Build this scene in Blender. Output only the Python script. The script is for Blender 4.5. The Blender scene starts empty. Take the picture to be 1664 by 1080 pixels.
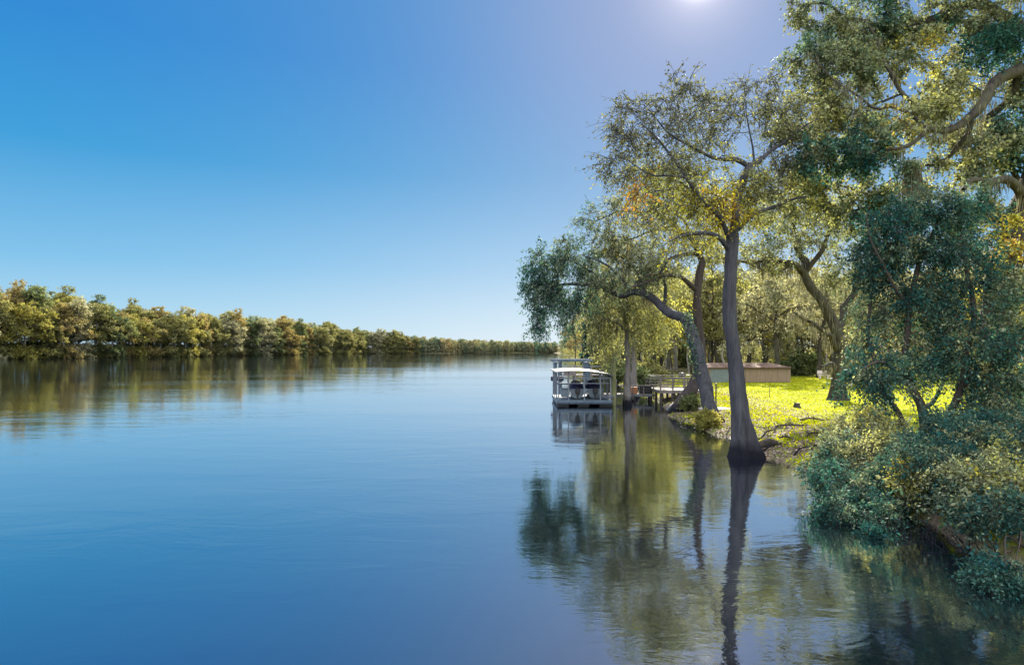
import bpy, math, random
import numpy as np
from mathutils import Vector, Matrix

# ------------------------------------------------------------------ basics
PI = math.pi
F, HZ, CH = 1040.0, 567.0, 4.2          # focal length in photo pixels, horizon row, eye height
SUN_AZ, SUN_EL = math.radians(16.3), math.radians(29.5)
SUND = np.array([math.sin(SUN_AZ)*math.cos(SUN_EL), math.cos(SUN_AZ)*math.cos(SUN_EL), math.sin(SUN_EL)])
scene = bpy.context.scene
COL = scene.collection

def P(px, py, Y):
    return np.array([(px-832.0)/F*Y, Y, CH-(py-HZ)/F*Y])

def norm(a):
    return a/np.maximum(np.linalg.norm(a, axis=-1, keepdims=True), 1e-9)

def tag(o, label=None, cat=None, group=None, kind=None):
    if label: o['label'] = label
    if cat: o['category'] = cat
    if group: o['group'] = group
    if kind: o['kind'] = kind
    return o

def empty(name, loc, label=None, cat=None, group=None):
    o = bpy.data.objects.new(name, None)
    o.empty_display_size = 0.3
    o.location = [float(v) for v in loc]
    COL.objects.link(o)
    return tag(o, label, cat, group)

def raw_mesh(name, V, Fq, mat, tint=None, smooth=False):
    """V (n,3); Fq (m,k) array of equal-sized faces, or list of such arrays"""
    if not isinstance(Fq, list): Fq = [Fq]
    Fq = [f for f in Fq if len(f)]
    me = bpy.data.meshes.new(name)
    V = np.ascontiguousarray(V, dtype=np.float32)
    me.vertices.add(len(V)); me.vertices.foreach_set('co', V.ravel())
    idx = np.concatenate([np.asarray(f).ravel() for f in Fq]).astype(np.int32)
    sizes = np.concatenate([np.full(len(f), np.asarray(f).shape[1]) for f in Fq]).astype(np.int32)
    starts = np.concatenate([[0], np.cumsum(sizes)[:-1]]).astype(np.int32)
    me.loops.add(len(idx)); me.loops.foreach_set('vertex_index', idx)
    me.polygons.add(len(sizes)); me.polygons.foreach_set('loop_start', starts)
    if smooth: me.polygons.foreach_set('use_smooth', np.ones(len(sizes), dtype=bool))
    me.update(calc_edges=True)
    if tint is not None:
        at = me.attributes.new('tint', 'FLOAT', 'FACE')
        at.data.foreach_set('value', np.ascontiguousarray(tint, dtype=np.float32))
    if mat: me.materials.append(mat)
    return me

def link(name, me, parent=None):
    o = bpy.data.objects.new(name, me)
    COL.objects.link(o)
    if parent is not None: o.parent = parent
    return o

# ------------------------------------------------------------------ materials
def new_mat(name):
    m = bpy.data.materials.new(name); m.use_nodes = True
    nt = m.node_tree; nt.nodes.clear()
    out = nt.nodes.new('ShaderNodeOutputMaterial')
    return m, nt, out

def N(nt, t, **kw):
    n = nt.nodes.new(t)
    for k, v in kw.items():
        if k in n.inputs: n.inputs[k].default_value = v
        else: setattr(n, k, v)
    return n

def ramp(nt, fac, stops, interp='LINEAR'):
    r = nt.nodes.new('ShaderNodeValToRGB'); cr = r.color_ramp; cr.interpolation = interp
    while len(cr.elements) < len(stops): cr.elements.new(0.5)
    for e, (p, c) in zip(cr.elements, stops):
        e.position = p; e.color = (*c, 1)
    nt.links.new(fac, r.inputs[0])
    return r.outputs[0]

def mathn(nt, op, a, b=None, c=None, clamp=False):
    n = nt.nodes.new('ShaderNodeMath'); n.operation = op; n.use_clamp = clamp
    for i, v in enumerate((a, b, c)):
        if v is None: continue
        if isinstance(v, (int, float)): n.inputs[i].default_value = v
        else: nt.links.new(v, n.inputs[i])
    return n.outputs[0]

def mixc(nt, fac, a, b, mode='MIX'):
    n = nt.nodes.new('ShaderNodeMix'); n.data_type = 'RGBA'; n.blend_type = mode
    for i, v in ((0, fac), (6, a), (7, b)):
        if isinstance(v, (int, float)): n.inputs[i].default_value = v
        elif isinstance(v, tuple): n.inputs[i].default_value = (*v, 1)
        else: nt.links.new(v, n.inputs[i])
    return n.outputs[2]

def noise(nt, scale, detail=3, rough=0.55, vec=None, sc3=None, dist=0.0):
    n = N(nt, 'ShaderNodeTexNoise', Scale=scale, Detail=detail, Roughness=rough, Distortion=dist)
    if vec is None:
        tc = nt.nodes.new('ShaderNodeTexCoord'); vec = tc.outputs['Object']
    if sc3 is not None:
        mp = nt.nodes.new('ShaderNodeMapping'); mp.inputs['Scale'].default_value = sc3
        nt.links.new(vec, mp.inputs[0]); vec = mp.outputs[0]
    nt.links.new(vec, n.inputs['Vector'])
    return n.outputs[0]

def leaf_mat(name, stops, transl=0.45, tcol=(1.12, 1.12, 0.7), var=0.72, clump=0.35, spec=0.1, objvar=0.0, wide=0.4):
    m, nt, out = new_mat(name)
    at = N(nt, 'ShaderNodeAttribute', attribute_name='tint')
    geo = nt.nodes.new('ShaderNodeNewGeometry')
    nz = noise(nt, wide, 2)
    t = at.outputs['Fac']
    t = mathn(nt, 'ADD', t, mathn(nt, 'MULTIPLY', mathn(nt, 'SUBTRACT', nz, 0.5), clump))
    t = mathn(nt, 'ADD', t, mathn(nt, 'MULTIPLY', mathn(nt, 'SUBTRACT', geo.outputs['Random Per Island'], 0.5), 0.16))
    if objvar:
        oi = nt.nodes.new('ShaderNodeObjectInfo')
        t = mathn(nt, 'ADD', t, mathn(nt, 'MULTIPLY', mathn(nt, 'SUBTRACT', oi.outputs['Random'], 0.5), objvar))
    base = ramp(nt, t, stops)
    wn = N(nt, 'ShaderNodeTexWhiteNoise', noise_dimensions='1D')
    nt.links.new(geo.outputs['Random Per Island'], wn.inputs['W'])
    v = mathn(nt, 'ADD', mathn(nt, 'MULTIPLY', wn.outputs['Value'], var*2), 1.0-var)
    vm = nt.nodes.new('ShaderNodeVectorMath'); vm.operation = 'SCALE'
    nt.links.new(base, vm.inputs[0]); nt.links.new(v, vm.inputs['Scale'])
    base = vm.outputs[0]
    b = N(nt, 'ShaderNodeBsdfPrincipled', Roughness=0.6)
    b.inputs['Specular IOR Level'].default_value = spec
    nt.links.new(base, b.inputs['Base Color'])
    tr = nt.nodes.new('ShaderNodeBsdfTranslucent')
    nt.links.new(mixc(nt, 1.0, base, tcol, 'MULTIPLY'), tr.inputs['Color'])
    mx = N(nt, 'ShaderNodeMixShader', Fac=transl)
    nt.links.new(b.outputs[0], mx.inputs[1]); nt.links.new(tr.outputs[0], mx.inputs[2])
    nt.links.new(mx.outputs[0], out.inputs[0])
    return m

def bark_mat(name, dark, light, scale=6.0, moss=None, mossamt=0.5, bump=0.6, wet=False):
    m, nt, out = new_mat(name)
    a = noise(nt, scale, 5, 0.65, sc3=(1, 1, 0.1), dist=0.5)
    a2 = noise(nt, scale*3.1, 4, 0.7, sc3=(1, 1, 0.16), dist=0.3)
    a = mathn(nt, 'ADD', mathn(nt, 'MULTIPLY', a, 0.6), mathn(nt, 'MULTIPLY', a2, 0.4))
    g = noise(nt, scale*0.25, 3, 0.6)
    col = ramp(nt, a, [(0.38, dark), (0.6, light)])
    if moss:
        fac = ramp(nt, g, [(0.55-0.3*mossamt, (0, 0, 0)), (0.72-0.2*mossamt, (1, 1, 1))])
        col = mixc(nt, fac, col, moss)
    else:
        col = mixc(nt, mathn(nt, 'MULTIPLY', g, 0.5), col, tuple(min(1, c*1.6) for c in light))
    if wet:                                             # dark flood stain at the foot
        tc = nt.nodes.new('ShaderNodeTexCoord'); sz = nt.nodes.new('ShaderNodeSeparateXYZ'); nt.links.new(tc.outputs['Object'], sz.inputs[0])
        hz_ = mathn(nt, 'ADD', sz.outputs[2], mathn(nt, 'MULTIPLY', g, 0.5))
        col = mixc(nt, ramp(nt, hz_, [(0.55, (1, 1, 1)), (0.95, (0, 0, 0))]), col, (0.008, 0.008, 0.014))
    b = N(nt, 'ShaderNodeBsdfPrincipled', Roughness=0.9)
    b.inputs['Specular IOR Level'].default_value = 0.2
    nt.links.new(col, b.inputs['Base Color'])
    bp = N(nt, 'ShaderNodeBump', Strength=min(1.0, bump*1.6), Distance=0.09)
    nt.links.new(a, bp.inputs['Height']); nt.links.new(bp.outputs[0], b.inputs['Normal'])
    nt.links.new(b.outputs[0], out.inputs[0])
    return m

def surf_mat(name, c1, c2, scale=3.0, rough=0.7, sc3=None, metallic=0.0, bump=0.15, spec=0.4, detail=4):
    m, nt, out = new_mat(name)
    a = noise(nt, scale, detail, 0.6, sc3=sc3)
    col = ramp(nt, a, [(0.3, c1), (0.7, c2)])
    b = N(nt, 'ShaderNodeBsdfPrincipled', Roughness=rough, Metallic=metallic)
    b.inputs['Specular IOR Level'].default_value = spec
    nt.links.new(col, b.inputs['Base Color'])
    bp = N(nt, 'ShaderNodeBump', Strength=bump, Distance=0.02)
    nt.links.new(a, bp.inputs['Height']); nt.links.new(bp.outputs[0], b.inputs['Normal'])
    nt.links.new(b.outputs[0], out.inputs[0])
    return m

# leaf palettes: tint 0 deep teal .. 1 rust
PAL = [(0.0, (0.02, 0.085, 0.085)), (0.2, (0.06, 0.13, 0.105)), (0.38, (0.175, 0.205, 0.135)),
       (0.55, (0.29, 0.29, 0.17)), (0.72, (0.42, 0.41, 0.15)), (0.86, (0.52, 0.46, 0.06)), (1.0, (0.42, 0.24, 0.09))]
M_LEAF = leaf_mat('leaves_near', PAL)
M_NEEDLE = leaf_mat('cypress_needles', [(0.0, (0.05, 0.06, 0.05)), (0.3, (0.1, 0.1, 0.08)), (0.45, (0.17, 0.175, 0.1)), (0.6, (0.25, 0.25, 0.1)), (0.74, (0.28, 0.27, 0.03)), (0.88, (0.42, 0.35, 0.02)), (1.0, (0.42, 0.2, 0.03))], transl=0.4, var=0.7)
M_MOSS = leaf_mat('hanging_moss', [(0, (0.09, 0.09, 0.06)), (1, (0.2, 0.185, 0.125))], transl=0.35, tcol=(1.1, 1.05, 0.8), var=0.4)
M_GRASS = leaf_mat('lawn_blades', [(0.0, (0.16, 0.18, 0.015)), (0.5, (0.34, 0.36, 0.012)), (1, (0.46, 0.42, 0.04))], transl=0.5, tcol=(1.2, 1.2, 0.15), var=0.3, wide=0.25, spec=0.0)
FARPAL = {
 'olive':  [(0.2, (0.12, 0.13, 0.055)), (0.5, (0.22, 0.215, 0.085)), (0.8, (0.31, 0.29, 0.12))],
 'yellow': [(0.2, (0.17, 0.17, 0.055)), (0.5, (0.31, 0.285, 0.08)), (0.8, (0.42, 0.375, 0.1))],
 'rust':   [(0.2, (0.17, 0.145, 0.06)), (0.5, (0.3, 0.24, 0.1)), (0.8, (0.39, 0.31, 0.13))],
 'green':  [(0.2, (0.07, 0.105, 0.055)), (0.5, (0.14, 0.17, 0.08)), (0.8, (0.22, 0.24, 0.1))],
 'grey':   [(0.2, (0.16, 0.16, 0.105)), (0.5, (0.3, 0.29, 0.18)), (0.8, (0.41, 0.38, 0.25))],
}
M_FAR = {k: leaf_mat('far_'+k, v, transl=0.52, tcol=(1.12, 1.1, 0.75), var=0.6, clump=0.6, wide=0.3, objvar=0.15) for k, v in FARPAL.items()}
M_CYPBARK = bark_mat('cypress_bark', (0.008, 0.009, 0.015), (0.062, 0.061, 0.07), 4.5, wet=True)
M_OAKBARK = bark_mat('oak_bark', (0.011, 0.01, 0.0095), (0.07, 0.06, 0.05), 5.0, moss=(0.062, 0.058, 0.04), mossamt=0.5)
M_REDBARK = bark_mat('red_bark', (0.018, 0.016, 0.018), (0.065, 0.05, 0.05), 8.0, wet=True)
M_PALEBARK = bark_mat('pale_bark', (0.07, 0.062, 0.06), (0.2, 0.18, 0.175), 8.0, wet=True)
M_TWIG = bark_mat('twig_bark', (0.025, 0.021, 0.018), (0.07, 0.058, 0.05), 9.0)
M_FARBARK = surf_mat('far_bark', (0.2, 0.18, 0.15), (0.4, 0.36, 0.32), 2.0, 0.9)

# ------------------------------------------------------------------ tubes and leaves
def tube_batch(PT, R, sides, flute=None):
    """PT (T,K,3), R (T,K) -> verts, quads"""
    T, K, _ = PT.shape
    tan = np.gradient(PT, axis=1) if K > 2 else np.repeat((PT[:, 1:]-PT[:, :1]), K, axis=1)
    tan = norm(tan)
    chord = norm(PT[:, -1]-PT[:, 0])
    ref = np.where(np.abs(chord[:, 2:3]) > 0.8, np.array([[1.0, 0, 0]]), np.array([[0, 0, 1.0]]))
    u = norm(np.cross(tan, ref[:, None, :])); v = np.cross(tan, u)
    a = np.arange(sides)*2*PI/sides
    ring = R[:, :, None]*np.ones(sides)
    if flute is not None: ring = ring*flute
    V = PT[:, :, None, :]+ring[..., None]*(np.cos(a)[None, None, :, None]*u[:, :, None, :]+np.sin(a)[None, None, :, None]*v[:, :, None, :])
    V = V.reshape(-1, 3)
    t = np.arange(T)[:, None, None]*K*sides; k = np.arange(K-1)[None, :, None]*sides; s = np.arange(sides)[None, None, :]; s2 = (s+1) % sides
    q = np.stack([t+k+s, t+k+s2, t+k+sides+s2, t+k+sides+s], -1).reshape(-1, 4)
    return V, q

def catmull(pts, rad, n):
    pts = np.asarray(pts, float); rad = np.asarray(rad, float)
    m = len(pts)
    ext = np.vstack([2*pts[0]-pts[1], pts, 2*pts[-1]-pts[-2]])
    seg = np.linalg.norm(np.diff(pts, axis=0), axis=1); cum = np.concatenate([[0], np.cumsum(seg)])
    s = np.linspace(0, cum[-1], n)
    i = np.clip(np.searchsorted(cum, s, side='right')-1, 0, m-2)
    t = ((s-cum[i])/np.maximum(seg[i], 1e-9))[:, None]
    p0, p1, p2, p3 = ext[i], ext[i+1], ext[i+2], ext[i+3]
    out = 0.5*((2*p1)+(-p0+p2)*t+(2*p0-5*p1+4*p2-p3)*t*t+(-p0+3*p1-3*p2+p3)*t**3)
    return out, np.interp(s, cum, rad), cum[-1]

def leaf_quads(c, d, n, L, W):
    s = norm(np.cross(d, n))
    L = L[:, None]; W = W[:, None]
    V = np.stack([c, c+d*L*0.42+s*W, c+d*L, c+d*L*0.42-s*W], 1).reshape(-1, 3)
    q = np.arange(len(c)*4).reshape(-1, 4)
    return V, q

class Acc:
    def __init__(s): s.V = []; s.F = []; s.T = []; s.n = 0
    def add(s, V, q, t=None):
        s.V.append(V); s.F.append(q+s.n); s.n += len(V)
        if t is not None: s.T.append(t)
    def mesh(s, name, mat, base, smooth=False):
        V = np.concatenate(s.V)-np.asarray(base)
        by = {}
        for f in s.F: by.setdefault(f.shape[1], []).append(f)
        return raw_mesh(name, V, [np.concatenate(x) for x in by.values()], mat, np.concatenate(s.T) if s.T else None, smooth)

class Tree:
    def __init__(s, seed):
        s.rg = np.random.default_rng(seed)
        s.wood = Acc(); s.leaf = Acc(); s.moss = Acc()
        s.nodes = []; s.nrad = []; s.mossn = []
    def limb(s, pts, rad, seg=0.4, jit=0.05, sides=10, flute=0.0, flute_h=2.5, hook=True, mossy=True, start=0):
        pts = np.asarray(pts, float)
        L = np.linalg.norm(np.diff(pts, axis=0), axis=1).sum()
        n = max(5, int(L/seg)+1)
        c, r, L = catmull(pts, rad, n)
        w = np.linspace(0, 1, n)
        ph = s.rg.uniform(0, 6.28, (3, 3)); fr = s.rg.uniform(0.5, 1.6, (3, 3))
        dist = np.linspace(0, L, n)
        wob = sum(np.sin(dist[:, None]*fr[k]*2+ph[k])*0.5 for k in range(3))
        c = c+wob*jit*np.minimum(1, w*4)[:, None]*np.minimum(1, 1.5)
        fl = None
        a = np.arange(sides)*2*PI/sides
        lump = 1+0.05*np.sin(dist[:, None]*2.3+a*2+ph[0, 0])+0.04*np.sin(dist[:, None]*5.1+a*3+ph[0, 1])
        lump = lump+s.rg.normal(size=lump.shape)*0.022
        if flute:
            h = np.clip(1-dist/flute_h, 0, 1)[:, None]**1.5
            lump = lump*(1+flute*h*(np.sin(a*5+ph[1, 0]+0.4*np.sin(dist[:, None]))+0.5*np.sin(a*3+ph[1, 1])))
        V, q = tube_batch(c[None], r[None], sides, lump[None])
        s.wood.add(V, q)
        if hook:
            k0 = int(start*n)
            s.nodes.extend(c[k0:]); s.nrad.extend(r[k0:])
        if mossy: s.mossn.extend(c[int(n*0.15):])
        return c, r
    def fill(s, blobs, n, subs=9, leaves=22, sublen=0.8, lsize=0.09, lwid=0.3, droop=0.2, spread=0.06, up=0.1, twig_r=0.02, tjit=0.07, flat=1.0, step=0.5, sag=0.08, outw=0.6, shell=0.0):
        rg = s.rg
        w = np.array([b[3]*(b[1][0]*b[1][2])**0.9 for b in blobs]); w = w/w.sum()
        A = []; T = []; C = []
        for b, wi in zip(blobs, w):
            k = max(1, int(round(n*wi)))
            d = norm(rg.normal(size=(k, 3))); rr = rg.uniform(shell, 1, k)**(1/2.6)
            A.append(np.asarray(b[0])+d*rr[:, None]*np.asarray(b[1])); T.append(np.full(k, b[2])); C.append(np.repeat(np.asarray(b[0])[None], k, 0))
        A = np.concatenate(A); T = np.concatenate(T); C = np.concatenate(C)
        nodes = np.array(s.nodes); nr = np.array(s.nrad)
        d0 = np.min(np.linalg.norm(A[:, None]-nodes[None], axis=2), axis=1)
        o = np.argsort(d0); A = A[o]; T = T[o]; C = C[o]
        dirs = np.zeros_like(A)
        tubes = []
        cap = len(nodes)+len(A)*14
        NB = np.zeros((cap, 3)); NR = np.zeros(cap); NB[:len(nodes)] = nodes; NR[:len(nodes)] = nr; cnt = len(nodes)
        for i in range(len(A)):
            dd = np.linalg.norm(NB[:cnt]-A[i], axis=1)*(1+0.25*(NB[:cnt, 2] > A[i, 2]+0.6))
            j = int(np.argmin(dd)); st = NB[j].copy(); L = np.linalg.norm(A[i]-st)
            r0 = min(NR[j]*0.75, twig_r*(0.6+0.5*L)); r1 = twig_r*0.35
            m = 6
            t = np.linspace(0, 1, m)[:, None]
            bow = norm(rg.normal(size=3))*L*0.12+np.array([0, 0, L*sag])
            c = st+(A[i]-st)*t+bow*np.sin(t*PI)+rg.normal(size=(m, 3))*L*0.025*np.sin(t*PI)
            tubes.append((c, np.linspace(r0, r1, m)))
            dirs[i] = norm(c[-1]-c[-3])
            k = min(10, max(2, int(L/step)))
            tt = np.linspace(0, 1, k+1)[1:]
            for q in tt:
                if cnt >= cap: break
                f = q*(m-1); a0 = int(min(f, m-2)); NB[cnt] = c[a0]+(c[a0+1]-c[a0])*(f-a0); NR[cnt] = r0+(r1-r0)*q; cnt += 1
        PT = np.array([x[0] for x in tubes]); R = np.array([x[1] for x in tubes])
        V, q = tube_batch(PT, R, 5); s.wood.add(V, q)
        # sub twigs
        k = len(A)*subs
        out = norm(A-C+1e-6)
        base = np.repeat(PT[:, 4]*0.4+PT[:, 5]*0.6, subs, 0)+rg.normal(size=(k, 3))*sublen*0.12
        dr = norm(rg.normal(size=(k, 3))+np.repeat(dirs*0.7+out*outw, subs, 0)+np.array([0, 0, up-droop]))
        dr[:, 2] *= flat; dr = norm(dr)
        L = sublen*rg.uniform(0.5, 1.25, k)
        p2 = base+dr*L[:, None]; p2[:, 2] -= droop*L*0.5
        mid = base+dr*(L*0.55)[:, None]; mid[:, 2] -= 0.05*L*droop
        SP = np.stack([base, mid, p2], 1); SR = np.stack([np.full(k, twig_r*0.32), np.full(k, twig_r*0.22), np.full(k, twig_r*0.1)], 1)
        V, q = tube_batch(SP, SR, 3); s.wood.add(V, q)
        # leaves
        m = k*leaves
        ti = np.repeat(np.arange(k), leaves)
        f = rg.uniform(0.12, 1.08, m)[:, None]
        c = np.where(f < 0.5, SP[ti, 0]+(SP[ti, 1]-SP[ti, 0])*f*2, SP[ti, 1]+(SP[ti, 2]-SP[ti, 1])*(f*2-1))
        c = c+rg.normal(size=(m, 3))*spread
        d = norm(dr[ti]*0.7+rg.normal(size=(m, 3))*0.75+np.array([0, 0, -droop]))
        nn = norm(rg.normal(size=(m, 3))+np.array([0, 0, 0.8]))
        Ls = lsize*np.clip(np.exp(rg.normal(size=m)*0.34), .45, 1.65)*np.repeat(np.repeat(rg.uniform(.8, 1.15, len(A)), subs), leaves)
        V, q = leaf_quads(c, d, nn, Ls, Ls*lwid)
        tt = np.repeat(np.repeat(T+rg.normal(size=len(T))*tjit, subs), leaves)
        s.leaf.add(V, q, tt)
    def moss_on(s, n, length=0.8, strands=10, wid=0.02, pts=None, spread=0.15):
        rg = s.rg
        src = np.array(s.mossn if pts is None else pts)
        c = src[rg.integers(0, len(src), n)]+rg.normal(size=(n, 3))*[spread, spread, 0.05]
        Lc = length*rg.uniform(0.4, 1.3, n)
        i = np.repeat(np.arange(n), strands); m = len(i)
        p = c[i]+rg.normal(size=(m, 3))*[0.08, 0.08, 0.05]
        d = norm(np.array([0, 0, -1.0])+rg.normal(size=(m, 3))*0.13)
        nn = norm(rg.normal(size=(m, 3))*[1, 1, 0.1])
        L = Lc[i]*rg.uniform(0.4, 1.1, m)
        V, q = leaf_quads(p, d, nn, L, np.full(m, wid)*rg.uniform(0.5, 1.4, m))
        s.moss.add(V, q, rg.uniform(0, 1, m))
    def build(s, name, base, label, cat, group=None, bark=None, leafm=None, leafname='crown'):
        root = empty(name, base, label, cat, group)
        link('trunk', s.wood.mesh('trunk', bark, base, True), root)
        if s.leaf.V: link(leafname, s.leaf.mesh('crown', leafm, base), root)
        if s.moss.V: link('spanish_moss', s.moss.mesh('spanish_moss', M_MOSS, base), root)['kind'] = 'stuff'
        return root

def pb(Y):
    """pixel-measured foliage clump -> real ellipsoid at its own distance"""
    def f(px, py, rx, ry, dy=0.0, tint=0.5, w=1.0, rd=None):
        y = Y+dy
        return (P(px, py, y), np.array([rx/F*y, rd if rd else max(0.6, rx/F*y*0.9), ry/F*y]), tint, w)
    return f
def pl(Y, *pts):
    """limb points (px, py, dy, half-width px) -> 3-D points and radii"""
    return [P(a, b, Y+c) for a, b, c, r in pts], [r/F*(Y+c) for a, b, c, r in pts]

# ------------------------------------------------------------------ terrain
RS = np.array([(-400, 30), (-60, 20), (-30, 16), (0, 13), (8, 11), (12.4, 9.9), (14.5, 9.2), (17.5, 9.6), (21, 9.9), (25, 10.3), (29, 9.9), (33, 9.7), (43, 10.8), (55, 12.0), (75, 13), (110, 14), (140, 17), (200, 22), (400, 36), (728, 48), (760, 40)], float)
LS = np.array([(-400, -230), (190, -207), (257, -206), (412, -163), (575, -128), (728, 48), (760, 60)], float)
def wig(y, a, b, c):
    return np.sin(y*0.9+a)*0.28+np.sin(y*0.37+b)*0.4+np.sin(y*2.1+c)*0.12
def rshore(y): return np.interp(y, RS[:, 0], RS[:, 1])+wig(y, 0.4, 2.0, 1.0)*np.where(y > 300, 3, 1)
def lshore(y): return np.interp(y, LS[:, 0], LS[:, 1])+wig(y*0.2, 1.0, 0.3, 2.2)*4
def bumps(x, y):
    return np.sin(x*0.8+y*0.3)*np.sin(y*0.55-x*0.21)*0.09+np.sin(x*2.3+1)*np.sin(y*1.9+x*0.6)*0.035
def hground(x, y):
    x = np.asarray(x, float); y = np.asarray(y, float)
    dr = x-rshore(y); dl = lshore(y)-x
    d = np.where(y > 745, 8.0, np.maximum(dr, dl))
    t = np.clip(d/5.0, 0, 1)
    lip = 0.16+0.3*np.clip((20-y)/4, 0, 1)
    rise = lip*np.clip(d/0.35, 0, 1)+0.5*(t*t*(3-2*t))
    z = np.where(d < 0, np.maximum(-1.8, d*0.45-0.05), rise+bumps(x, y)*np.clip(d/2, 0, 1)*np.where(d > 7, 0.35, 1))
    return z
def gz(x, y): return float(hground(x, y))

def ray_ground(px, py):
    Yk = 8.0
    for _ in range(60):
        p = P(px, py, Yk)
        z = max(0.0, gz(p[0], Yk)); Yk2 = (CH-z)*F/(py-HZ)
        Yk = Yk*.5+Yk2*.5
    p = P(px, py, Yk); return np.array([p[0], Yk, max(0, gz(p[0], Yk))])

def nonuni(segs):
    out = []
    for a, b, n in segs: out.extend(np.linspace(a, b, n, endpoint=False))
    out.append(segs[-1][1]); return np.array(out)
xs = nonuni([(-4000, -400, 8), (-400, -100, 60), (-100, 6, 20), (6, 20, 60), (20, 45, 40), (45, 120, 25), (120, 500, 20), (500, 4000, 8)])
ys = nonuni([(-400, 0, 8), (0, 8, 6), (8, 50, 150), (50, 100, 60), (100, 300, 60), (300, 780, 80), (780, 1200, 8), (1200, 5000, 8)])
X, Y_ = np.meshgrid(xs, ys)
Zg = hground(X, Y_)
Vg = np.stack([X, Y_, Zg], -1).reshape(-1, 3)
nx, ny = len(xs), len(ys)
ii = (np.arange(ny-1)[:, None]*nx+np.arange(nx-1)[None]).ravel()
Qg = np.stack([ii, ii+1, ii+nx+1, ii+nx], -1)
dR = (X-rshore(Y_)).ravel()
lawn = np.clip((dR-3.0)/4, 0, 1)*np.clip((95-Y_.ravel())/20, 0, 1)
M_GROUND, nt, out = new_mat('ground')
at = N(nt, 'ShaderNodeAttribute', attribute_name='lawn')
n1 = noise(nt, 0.35, 4); n2 = noise(nt, 6.0, 5, 0.7); n3 = noise(nt, 1.4, 4, 0.6)
dirt = ramp(nt, n2, [(0.3, (0.06, 0.045, 0.04)), (0.55, (0.15, 0.115, 0.09)), (0.75, (0.28, 0.22, 0.17))])
grs = ramp(nt, n2, [(0.3, (0.24, 0.27, 0.012)), (0.7, (0.36, 0.36, 0.02))])
dirt = mixc(nt, ramp(nt, n3, [(0.48, (0, 0, 0)), (0.6, (1, 1, 1))]), dirt, (0.13, 0.15, 0.02))
f = mathn(nt, 'ADD', at.outputs['Fac'], mathn(nt, 'MULTIPLY', mathn(nt, 'SUBTRACT', n1, 0.5), 1.2), clamp=True)
b = N(nt, 'ShaderNodeBsdfPrincipled', Roughness=0.95)
b.inputs['Specular IOR Level'].default_value = 0.1
nt.links.new(mixc(nt, f, dirt, grs), b.inputs['Base Color'])
bp = N(nt, 'ShaderNodeBump', Strength=0.5, Distance=0.05)
nt.links.new(n2, bp.inputs['Height']); nt.links.new(bp.outputs[0], b.inputs['Normal'])
nt.links.new(b.outputs[0], out.inputs[0])
me = raw_mesh('ground', Vg, Qg, M_GROUND, smooth=True)
a_ = me.attributes.new('lawn', 'FLOAT', 'POINT'); a_.data.foreach_set('value', lawn.astype(np.float32))
tag(link('ground', me), kind='structure')

# ------------------------------------------------------------------ water
M_WATER, nt, out = new_mat('river_water')
tc = nt.nodes.new('ShaderNodeTexCoord'); oc = tc.outputs['Object']
ripple = noise(nt, 5.5, 3, 0.6, oc, (1.0, 1.3, 1), dist=0.6)
swell = noise(nt, 0.55, 4, 0.6, oc, (0.7, 1.5, 1), dist=0.8)
broad = noise(nt, 0.07, 3, 0.6, oc, (0.6, 1.6, 1))
patch = ramp(nt, noise(nt, 0.028, 3, 0.6, oc, (0.6, 1.8, 1), dist=0.5), [(0.42, (0.12, 0.12, 0.12)), (0.6, (1, 1, 1))])
h = mathn(nt, 'ADD', mathn(nt, 'MULTIPLY', ripple, 0.0013), mathn(nt, 'MULTIPLY', mathn(nt, 'MULTIPLY', swell, patch), 0.018))
h = mathn(nt, 'ADD', h, mathn(nt, 'MULTIPLY', broad, 0.03))
bp = N(nt, 'ShaderNodeBump', Strength=1.0, Distance=1.0)
nt.links.new(h, bp.inputs['Height'])
gl = N(nt, 'ShaderNodeBsdfAnisotropic', Roughness=0.03); gl.inputs['Color'].default_value = (0.93, 0.97, 1.0, 1)
df = nt.nodes.new('ShaderNodeBsdfDiffuse'); df.inputs['Color'].default_value = (0.004, 0.006, 0.011, 1)
lw = N(nt, 'ShaderNodeLayerWeight', Blend=0.5)
fr = ramp(nt, lw.outputs['Facing'], [(0.0, (0.06,)*3), (0.35, (0.2,)*3), (0.56, (0.44,)*3), (0.83, (0.74,)*3), (0.95, (0.88,)*3), (1.0, (0.96,)*3)])
mx = nt.nodes.new('ShaderNodeMixShader'); nt.links.new(fr, mx.inputs[0]); nt.links.new(df.outputs[0], mx.inputs[1]); nt.links.new(gl.outputs[0], mx.inputs[2])
nt.links.new(bp.outputs[0], gl.inputs['Normal']); nt.links.new(mx.outputs[0], out.inputs[0])
g = 24
wx = np.linspace(-1200, 1200, g); wy = np.linspace(-300, 800, g)
WX, WY = np.meshgrid(wx, wy); Vw = np.stack([WX, WY, WX*0], -1).reshape(-1, 3)
ii = (np.arange(g-1)[:, None]*g+np.arange(g-1)[None]).ravel()
tag(link('water', raw_mesh('water', Vw, np.stack([ii, ii+1, ii+g+1, ii+g], -1), M_WATER, smooth=True)), kind='structure')

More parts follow.
